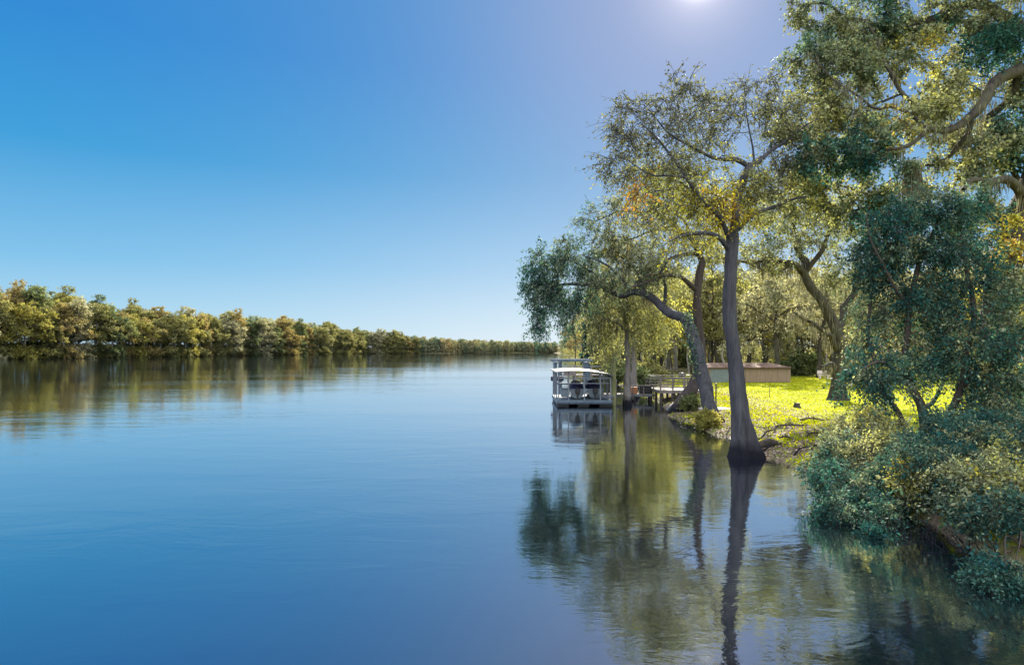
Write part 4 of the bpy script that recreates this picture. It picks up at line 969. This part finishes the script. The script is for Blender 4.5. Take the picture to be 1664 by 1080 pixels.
MB().box((5.33, y0+.07, 2.06), (x1-x0-.2, .05, .09)).box((5.33, y0+.03, 1.68), (x1-x0-.25, .04, .06)).build('front_beam', M_WHITE, B, bb)
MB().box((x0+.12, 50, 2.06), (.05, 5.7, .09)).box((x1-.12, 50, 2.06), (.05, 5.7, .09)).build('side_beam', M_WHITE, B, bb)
m = MB()
for k in range(8): m.box((3.7+k*.47, y0+.9, 1.85), (.04, .04, .34))
m.build('hanging_strap', M_BLUEGREY, B, bb)['kind'] = 'stuff'
MB().box((3.98, 48.0, .92), (.62, .6, .62)).box((3.98, 47.99, 1.26), (.68, .66, .05)).build('dock_locker', M_BOAT, B, bb)
# boats on the float
def motor_boat(base, L, W, label, cover):
    R = empty('motor_boat', base, label, 'boat', 'boats under the shelter roof')
    st = [(-.5, .95, .0, .75), (-.25, 1, -.02, .74), (0, 1, -.03, .74), (.25, .86, 0, .78), (.42, .48, .14, .86), (.5, .05, .42, .92)]
    V = []; Fq = []
    for u, w, zk, zt in st:
        hw = W/2*w; y = u*L
        V += [(0, y, zk), (hw*.62, y, zk+.12), (hw, y, zt), (hw*.86, y, zt+.01), (-hw*.86, y, zt+.01), (-hw, y, zt), (-hw*.62, y, zk+.12)]
    for i in range(len(st)-1):
        for k in range(7): Fq.append([i*7+k, i*7+(k+1) % 7, (i+1)*7+(k+1) % 7, (i+1)*7+k])
    Fq += [list(range(7))[::-1], [35+k for k in range(7)]]
    MB().poly(V, Fq).build('hull', M_BOAT, R)
    if cover:
        V = []; Fq = []
        cs = [(-.46, .5, .12), (-.3, .92, .52), (-.05, .94, .62), (.2, .8, .4), (.4, .4, .18)]
        for u, w, hz in cs:
            for a in range(7):
                an = PI*a/6; V.append((math.cos(an)*W/2*w*.95, u*L, .72+math.sin(an)*hz))
        for i in range(4):
            for a in range(6): Fq.append([i*7+a, i*7+a+1, i*7+8+a, i*7+7+a])
            Fq.append([i*7, i*7+7, i*7+13, i*7+6])
        Fq += [list(range(7)), [28+k for k in range(7)]]
        MB().poly(V, Fq).build('canvas_cover', M_NAVY, R)
    MB().box((0, -L/2-.12, .62), (.34, .3, .5), ch=.08).box((0, -L/2-.12, .2), (.12, .16, .5)).build('outboard_motor', M_BLACK, R)
    return R
a = motor_boat((4.9, 49.6, .47), 3.4, 1.25, 'small boat under a navy cover on the left side of the shelter', True)
b_ = motor_boat((6.25, 50.2, .47), 4.0, 1.3, 'larger boat under a navy cover near the shelter side with thin posts', True)
# white skiff lying on the front corner
R = empty('skiff', (6.92, 47.9, .46), 'narrow white skiff lying on the front corner of the float', 'skiff')
V = []; Fq = []
for u, w, z in [(-.5, .03, .22), (-.35, .7, .04), (-.1, 1, 0), (.2, .95, 0), (.4, .6, .05), (.5, .05, .24)]:
    hw = .3*w; y = u*2.4
    V += [(0, y, z), (hw*.75, y, z+.06), (hw, y, .3), (hw*.8, y, .31), (0, y, .14+z*.3), (-hw*.8, y, .31), (-hw, y, .3), (-hw*.75, y, z+.06)]
for i in range(5):
    for k in range(8): Fq.append([i*8+k, i*8+(k+1) % 8, i*8+8+(k+1) % 8, i*8+8+k])
Fq += [list(range(8)), [40+k for k in range(8)]]
MB().poly(V, Fq).build('hull', M_WHITE, R); MB().box((0, .1, .27), (.46, .16, .03)).box((0, -.5, .27), (.4, .16, .03)).build('thwart', M_GREYWOOD, R)
R.rotation_euler = (0, 0, .5)

def pile(x, y, top, r, label, mat=M_PILING, cap=True, group=None, bottom=-1.5):
    R = empty('piling', (x, y, 0), label, 'piling', group)
    MB().bar((0, 0, bottom), (0, 0, top), r, 12, r*.93).build('shaft', mat, R)
    if cap: MB().bar((0, 0, top+.002), (0, 0, top+.09), r*.99, 12, r*.35).build('cap', M_WHITE, R)
    return R
pile(7.62, 48.0, 3.35, .19, 'tall thick green-tinged piling at the corner of the shelter roof')
pile(8.35, 51.6, 1.7, .12, 'short grey piling between the shelter and the pale cypress', M_GREYWOOD)

# boat lift frame beyond --------------------------------------------------
R = empty('boat_lift', (4.6, 57, 0), 'tall blue-grey boat lift frame of pilings and beams behind the shelter', 'boat lift'); bb = (4.6, 57, 0)
for x, yy in ((3.72, 55.2), (4.35, 57.8), (6.3, 55.2), (6.9, 57.8)):
    MB().bar((x, yy, -1.5), (x, yy, 3.1), .17, 12).build('pile', M_BLUEGREY, R, bb)
for yy in (55.2, 57.8):
    MB().box((5.2, yy, 3.22), (3.5, .22, .2)).build('top_beam', M_BLUEGREY, R, bb)
for x in (3.72, 6.3): MB().box((x+.31, 56.5, 3.02), (.16, 3.2, .17), rz=-.235).build('cross_beam', M_BLUEGREY, R, bb)
MB().box((3.95, 56, 1.62), (1.1, .5, .4)).build('winch_box', M_NAVY, R, bb)
MB().box((5.2, 56.5, 1.15), (2.8, .25, .16)).build('cradle', M_BLUEGREY, R, bb)
# far dock
R = empty('far_dock', (9.5, 82, 0), 'small far dock with pale rails beyond the boat lift', 'dock'); bb = (9.5, 82, 0)
MB().box((9.2, 82, .9), (6.4, 2.4, .12)).build('deck', M_GREYWOOD, R, bb)
for x in (6.1, 8.0, 10.0, 12.2):
    MB().bar((x, 80.9, -1.5), (x, 80.9, 2.1), .1, 8).build('pile', M_GREYWOOD, R, bb); MB().bar((x, 83.1, -1.5), (x, 83.1, 2.1), .1, 8).build('pile', M_GREYWOOD, R, bb)
for z in (1.5, 2.02):
    MB().box((9.15, 80.8, z), (6.3, .05, .1)).build('rail', M_WHITE, R, bb)
MB().box((7.4, 82, 1.3), (1.4, 1.2, .7)).build('locker', M_GREYWOOD, R, bb)
# walkway -----------------------------------------------------------------
R = empty('walkway', (9.6, 52, 0), 'narrow grey wooden walkway with a low rail linking shelter and deck', 'walkway'); bb = (9.6, 52, 0)
m = MB()
for k in range(24): m.box((7.55+k*.168, 52, .56), (.15, 1.3, .05))
m.build('planks', M_GREYWOOD, R, bb)
MB().box((9.5, 51.33, .47), (4.0, .06, .16)).box((9.5, 52.67, .47), (4.0, .06, .16)).build('stringer', M_WHITE, R, bb)
for x in (7.7, 8.75, 9.7, 10.55, 11.35): MB().box((x, 51.28, .72), (.09, .06, 1.1)).build('post', M_GREYWOOD, R, bb)
MB().box((9.5, 51.26, 1.28), (4.0, .12, .05)).build('rail', M_GREYWOOD, R, bb)
for x in (8.2, 9.9, 11.2):
    MB().bar((x, 51.6, -1.5), (x, 51.6, .5), .09, 8).build('pile', M_DARKWOOD, R, bb); MB().bar((x, 52.4, -1.5), (x, 52.4, .5), .09, 8).build('pile', M_DARKWOOD, R, bb)
R = empty('dock_box', (9.9, 51.9, .585), 'faded orange box standing on the walkway', 'box'); MB().box((0, 0, .25), (.45, .4, .5)).build('body', M_ORANGE, R); MB().box((0, 0, .52), (.48, .43, .04)).build('lid', M_ORANGE, R)
R = empty('storage_bench', (10.85, 52.2, .585), 'long black storage bench on the walkway beside the orange box', 'storage bench'); MB().box((0, 0, .3), (.95, .5, .6)).build('body', M_BLACK, R); MB().box((0, 0, .625), (1.0, .54, .045)).build('lid', M_NAVY, R)

# raised deck ---------------------------------------------------------------
R = empty('wooden_deck', (13, 51.5, 0), 'raised grey wooden deck with slatted railings on dark pilings', 'deck'); bb = (13, 51.5, 0)
dx0, dx1, dy0, dy1, dz = 11.45, 15.4, 49.6, 53.6, .98
m = MB()
for k in range(27): m.box(((dx0+dx1)/2, dy0+.08+k*.148, dz), (dx1-dx0, .135, .05))
m.build('planks', M_GREYWOOD, R, bb)
MB().box(((dx0+dx1)/2, dy0-.03, dz-.09), (dx1-dx0, .05, .24)).box((dx0-.03, (dy0+dy1)/2, dz-.09), (.05, dy1-dy0, .24)).build('fascia', M_GREYWOOD, R, bb)
for yy in (dy0+.05, dy1-.05):
    for k in range(5): MB().box((dx0+.08+k*.95, yy, dz+.5), (.09, .09, 1.0)).build('post', M_GREYWOOD, R, bb)
    for z in (.28, .5, .72): MB().box(((dx0+dx1)/2, yy-.062, dz+z), (dx1-dx0, .03, .07)).build('rail_slat', M_GREYWOOD, R, bb)
    MB().box(((dx0+dx1)/2, yy, dz+1.03), (dx1-dx0+.1, .16, .05)).build('handrail', M_GREYWOOD, R, bb)
MB().box((dx0+.02, (dy0+dy1)/2, dz+1.03), (.14, dy1-dy0-.2, .05)).build('handrail', M_GREYWOOD, R, bb)
for k in range(5):
    for yy in (dy0+.2, dy0+1.9, dy1-.3):
        MB().bar((dx0+.15+k*.9, yy, -1.2), (dx0+.15+k*.9, yy, dz-.04), .1, 8).build('piling', M_DARKWOOD, R, bb)
m = MB(); g2 = np.random.default_rng(9)
for k in range(14):
    xx = dx0+g2.uniform(.1, 3.6); m.bar((xx, dy0+.3, dz-.1), (xx+g2.uniform(-.7, .7), dy0+.35, 0.05), .03, 6)
m.build('cross_brace', M_DARKWOOD, R, bb)['kind'] = 'stuff'
A1 = P(1080, 664, 44.5); A2 = P(1118, 634, 48.6)
R = empty('leaning_pole', A1, 'thin pale pole slanting from the bank up to the deck', 'pole'); MB().bar((0, 0, -.15), A2-A1, .04, 8, .035).build('shaft', M_WHITE, R)

# shed ------------------------------------------------------------------
sx0, sx1, sy0, sy1 = 20.4, 29.4, 68.0, 71.6
gzs = min(gz(sx0, sy0), gz(sx1, sy0))-.05
S = empty('shed', (24.9, 69.8, gzs), 'long low tan plank shed with a pale sheet roof on the lawn', 'shed'); hb = 1.62
cx = 24.9-24.9
MB().box((0, 0, hb/2), (sx1-sx0, sy1-sy0, hb), ch=.03).build('wall', M_PLANK, S)
m = MB()
for k in range(46):
    m.box((-4.4+k*.2, -1.815, hb/2), (.185, .03, hb-.06), ch=.012)
m.build('cladding', M_PLANK, S)
hx, hy = 4.75, 2.1
MB().poly([(-hx, -hy, hb), (hx, -hy, hb), (hx, hy, hb), (-hx, hy, hb), (-hx, -hy, hb+.07), (hx, -hy, hb+.07), (hx, hy, hb+.07), (-hx, hy, hb+.07), (-3.4, 0, hb+.5), (3.2, 0, hb+.5)],
   [[0, 1, 5, 4], [1, 2, 6, 5], [2, 3, 7, 6], [3, 0, 4, 7], [4, 5, 9, 8], [5, 6, 9], [6, 7, 8, 9], [7, 4, 8], [3, 2, 1, 0]]).build('roof', M_SHEDROOF, S)
MB().box((-2.9, -1.87, .78), (1.9, .07, 1.4)).build('pale_blue_door', M_PALEBLUE, S)
MB().box((-3.88, -1.88, .8), (.07, .08, 1.5)).box((-1.92, -1.88, .8), (.07, .08, 1.5)).box((-2.9, -1.88, 1.52), (1.9, .08, .07)).build('door_frame', M_PLANK, S)
MB().box((0, -1.86, .06), (9.02, .05, .14)).build('base_board', M_DARKWOOD, S)

# things on the lawn -------------------------------------------------------
def on(px, Yk, dz_=0.0):
    p = P(px, 600, Yk); return (p[0], Yk, gz(p[0], Yk)+dz_)
R = empty('picnic_table', on(1083, 74), 'weathered picnic table with benches beyond the walkway', 'picnic table')
MB().box((0, 0, .74), (1.8, .75, .05)).build('table_top', M_DARKWOOD, R)
for s_ in (-1, 1):
    MB().box((0, s_*.7, .44), (1.8, .26, .05)).build('bench', M_DARKWOOD, R)
    MB().box((s_*.65, 0, .41), (.06, 1.5, .08)).bar((s_*.65, -.6, 0), (s_*.65, -.2, .72), .05, 6).bar((s_*.65, .6, 0), (s_*.65, .2, .72), .05, 6).build('leg_frame', M_DARKWOOD, R)
R = empty('grill', on(1108, 66), 'black lidded grill on legs standing on the lawn', 'grill')
m = MB()
V = [];
for j, (z, r_) in enumerate([(.62, .12), (.68, .3), (.8, .36), (.92, .35), (1.02, .25), (1.08, .06)]):
    for k in range(12): V.append((math.cos(k*PI/6)*r_*1.2, math.sin(k*PI/6)*r_, z))
m.poly(V, [[j*12+k, j*12+(k+1) % 12, j*12+12+(k+1) % 12, j*12+12+k] for j in range(5) for k in range(12)]+[list(range(12)), [60+k for k in range(12)]]).build('bowl_and_lid', M_BLACK, R)
for a in (.5, 2.6, 4.7): MB().bar((math.cos(a)*.34, math.sin(a)*.34, 0), (math.cos(a)*.18, math.sin(a)*.18, .68), .025, 6).build('leg', M_BLACK, R)
MB().box((.62, 0, .82), (.4, .35, .03)).build('side_shelf', M_GREYBOX, R)
R = empty('rail_fence', on(1095, 61), 'low dark rail fence crossing the grass behind the deck', 'fence')
for k in range(5): MB().box((-2.6+k*1.3, 0, .4), (.1, .1, .95)).build('post', M_DARKWOOD, R)
for z in (.45, .78): MB().box((0, -.07, z), (5.5, .04, .1)).build('rail', M_DARKWOOD, R)
R = empty('garden_bench', on(1338, 76), 'pale stone garden bench beside the forked oak', 'bench')
MB().box((0, 0, .44), (1.3, .45, .1)).build('seat', M_CONC, R); MB().box((-.45, 0, .2), (.18, .38, .4)).build('leg', M_CONC, R); MB().box((.45, 0, .2), (.18, .38, .4)).build('leg', M_CONC, R); MB().box((0, .2, .78), (1.3, .08, .4)).build('backrest', M_CONC, R)
R = empty('marker_post', on(1163.5, 43.5), 'thin dark marker post on the grass between the two big riverside trunks', 'post'); MB().bar((0, 0, -.2), (0, 0, 1.35), .05, 8, .045).build('shaft', M_DARKWOOD, R); MB().box((0, 0, 1.39), (.14, .14, .07)).build('cap', M_BLACK, R)
R = empty('lawn_stake', on(1250.5, 47), 'slim grey stake standing in the bright lawn', 'stake'); MB().bar((0, 0, -.2), (0, 0, .8), .03, 6, .02).build('shaft', M_GREYWOOD, R)
R = empty('landing_slab', on(1170, 39.5, -.02), 'flat pinkish concrete slab at the top of the bank', 'slab'); MB().box((0, 0, .06), (2.3, 1.3, .16), rz=.12, ch=.03).build('slab', M_CONC, R)
# stump
t = Tree(40); p = np.array(on(1295, 38.5)); 
t.limb([p+[0, 0, -.15], p+[0, 0, .05], p+[0, .02, .18], p+[.02, 0, .3]], [.3, .22, .17, .15], seg=.05, jit=.01, sides=14, flute=.2, flute_h=.5)
cap = MB().bar(p+[.02, 0, .285], p+[.02, 0, .305], .15, 14)
R = empty('stump', p, 'small dark tree stump near the edge of the lawn', 'stump'); link('stem', t.wood.mesh('stem', M_OAKBARK, p, True), R); cap.build('cut_top', M_GREYWOOD, R, p)

# ------------------------------------------------------------------ driftwood on the bank
DW = [((1260, 694), (1312, 691), 3.0, 'long straight pale log lying across the bank below the stump'), ((1232, 715), (1262, 694), 2.2, 'pale branch slanting up the bank right beside the big cypress'),
      ((1265, 712), (1300, 716), 2.2, 'crooked dark branch lying on the muddy bank under the long log'), ((1300, 683), (1345, 684), 2.4, 'dark curved branch lying along the edge of the bright lawn'),
      ((1240, 733), (1268, 726), 2.6, 'stub of a dead branch at the waterline right of the cypress foot'), ((1290, 740), (1330, 722), 2.4, 'grey bent branch low on the bank beside the pale olive shrub'),
      ((1128, 698), (1150, 688), 2.0, 'short grey branch on the mud left of the overhanging tree'), ((1105, 690), (1122, 678), 1.8, 'thin branch sloping into the water below the leaning foot'), ((1310, 712), (1350, 700), 1.8, 'thin pale branch lying between clumps of bank grass'), ((1180, 706), (1194, 694), 1.6, 'forked pale stick leaning behind the cypress')]
for k, (a, b2, r_, lab) in enumerate(DW):
    A = ray_ground(*a); Bp = ray_ground(*b2); t = Tree(500+k); rr = r_/F*A[1]*.6
    m1 = A*.67+Bp*.33; m2 = A*.33+Bp*.67
    for q_ in (m1, m2): q_[2] = max(q_[2], gz(q_[0], q_[1]))
    pts = [A+[0, 0, rr*.6], m1+[0, t.rg.normal()*.1, rr+.08], m2+[0, t.rg.normal()*.1, rr+.06], Bp+[0, 0, rr*.7]]
    t.limb(pts, [rr, rr*.9, rr*.7, rr*.4], seg=.12, jit=.06, sides=8)
    for j in range(3):
        s0 = pts[1]*(1-j/3)+pts[2]*(j/3); t.limb([s0, s0+[t.rg.normal()*.2, t.rg.normal()*.2, .12], s0+[t.rg.normal()*.45, t.rg.normal()*.3, .2]], [rr*.4, rr*.3, rr*.15], seg=.1, jit=.03, sides=6)
    o = link('fallen_branch', t.wood.mesh('fallen_branch', M_PALEBARK if k % 3 else M_TWIG, A, True)); o.location = A
    tag(o, lab, 'branch', 'dead branches on the bank')
# dark log in the notch by the cypress
A = ray_ground(1232, 728); t = Tree(555)
t.limb([A+[-.2, 0, .02], A+[.15, .1, .1], A+[.55, .3, .16], A+[.95, .4, .1]], [.13, .17, .16, .12], seg=.08, jit=.03, sides=12)
o = link('dark_log', t.wood.mesh('dark_log', M_TWIG, A, True)); o.location = A; tag(o, 'fat wet black log lodged in the notch of the bank beside the cypress', 'log')

# ------------------------------------------------------------------ ground cover
g3 = np.random.default_rng(31)
def scatter(n, xr, yr, dmin, dmax, keep=None):
    x = g3.uniform(*xr, n); y = yr[0]*(yr[1]/yr[0])**g3.random(n)
    d = x-rshore(y); k = (d > dmin) & (d < dmax)
    x, y, d = x[k], y[k], d[k]
    if keep is not None:
        k = g3.random(len(x)) < keep(x, y, d); x, y, d = x[k], y[k], d[k]
    return x, y, hground(x, y), d
def nz2(x, y): return np.sin(x*1.1+y*.5)*np.sin(y*.7-x*.4)+.5*np.sin(x*2.7+1.3)*np.sin(y*2.1+.4)
x, y, z, d = scatter(420000, (9.5, 62), (13, 100), .15, 60, lambda x, y, d: np.clip(.25+.5*nz2(x, y)+np.clip((d-2.5)/2.5, 0, 1), .04, 1)*np.clip((100-y)/25, .2, 1)+1.0*((d < .8) & (y < 21)))
h_ = g3.uniform(.02, .045, len(x))*(1+2.2*(d < 4.5)*g3.random(len(x))+1.3*((d < .8) & (y < 21)))
V, qd = leaf_quads(np.stack([x, y, z-.01], -1), norm(np.stack([g3.normal(size=len(x))*.35, g3.normal(size=len(x))*.35, np.ones(len(x))], -1)), norm(np.stack([g3.normal(size=len(x)), g3.normal(size=len(x)), np.zeros(len(x))], -1)), h_*1.3, g3.uniform(.012, .03, len(x))*(1+y/40))
ac = Acc(); ac.add(V, qd, np.clip(.5+.22*nz2(x*.4, y*.4)+g3.normal(size=len(x))*.1, 0, 1))
tag(link('grass', ac.mesh('grass', M_GRASS, (0, 0, 0))), 'bright yellow-green grass of the lawn and bank', 'grass', kind='stuff')
M_LITTER = leaf_mat('leaf_litter', [(0, (.09, .065, .06)), (.5, (.24, .18, .15)), (1, (.46, .37, .31))], transl=.2, tcol=(1.1, .9, .7), var=.5)
x, y, z, d = scatter(160000, (8.5, 40), (12.5, 70), .02, 16, lambda x, y, d: np.clip(.85-.45*nz2(x, y), .08, 1)*np.clip((9-d)/6, .03, 1))
V, qd = leaf_quads(np.stack([x, y, z+.015], -1), norm(g3.normal(size=(len(x), 3))*[1, 1, .25]), norm(g3.normal(size=(len(x), 3))*.5+[0, 0, 1]), g3.uniform(.06, .16, len(x)), g3.uniform(.02, .05, len(x)))
ac = Acc(); ac.add(V, qd, g3.uniform(0, 1, len(x)))
tag(link('leaf_litter', ac.mesh('leaf_litter', M_LITTER, (0, 0, 0))), 'brown fallen leaves and twigs on the muddy bank', 'leaf litter', kind='stuff')

# ------------------------------------------------------------------ render settings
vs = scene.view_settings
vs.view_transform = 'Standard'; vs.look = 'None'; vs.gamma = 1.0; vs.exposure = EXP
scene.render.engine = 'CYCLES'
cy = scene.cycles
cy.use_denoising = True
cy.max_bounces = 6; cy.diffuse_bounces = 3; cy.glossy_bounces = 3; cy.transmission_bounces = 3; cy.transparent_max_bounces = 4
cy.sample_clamp_indirect = 4.0; cy.sample_clamp_direct = 12.0
cy.caustics_reflective = False; cy.caustics_refractive = False
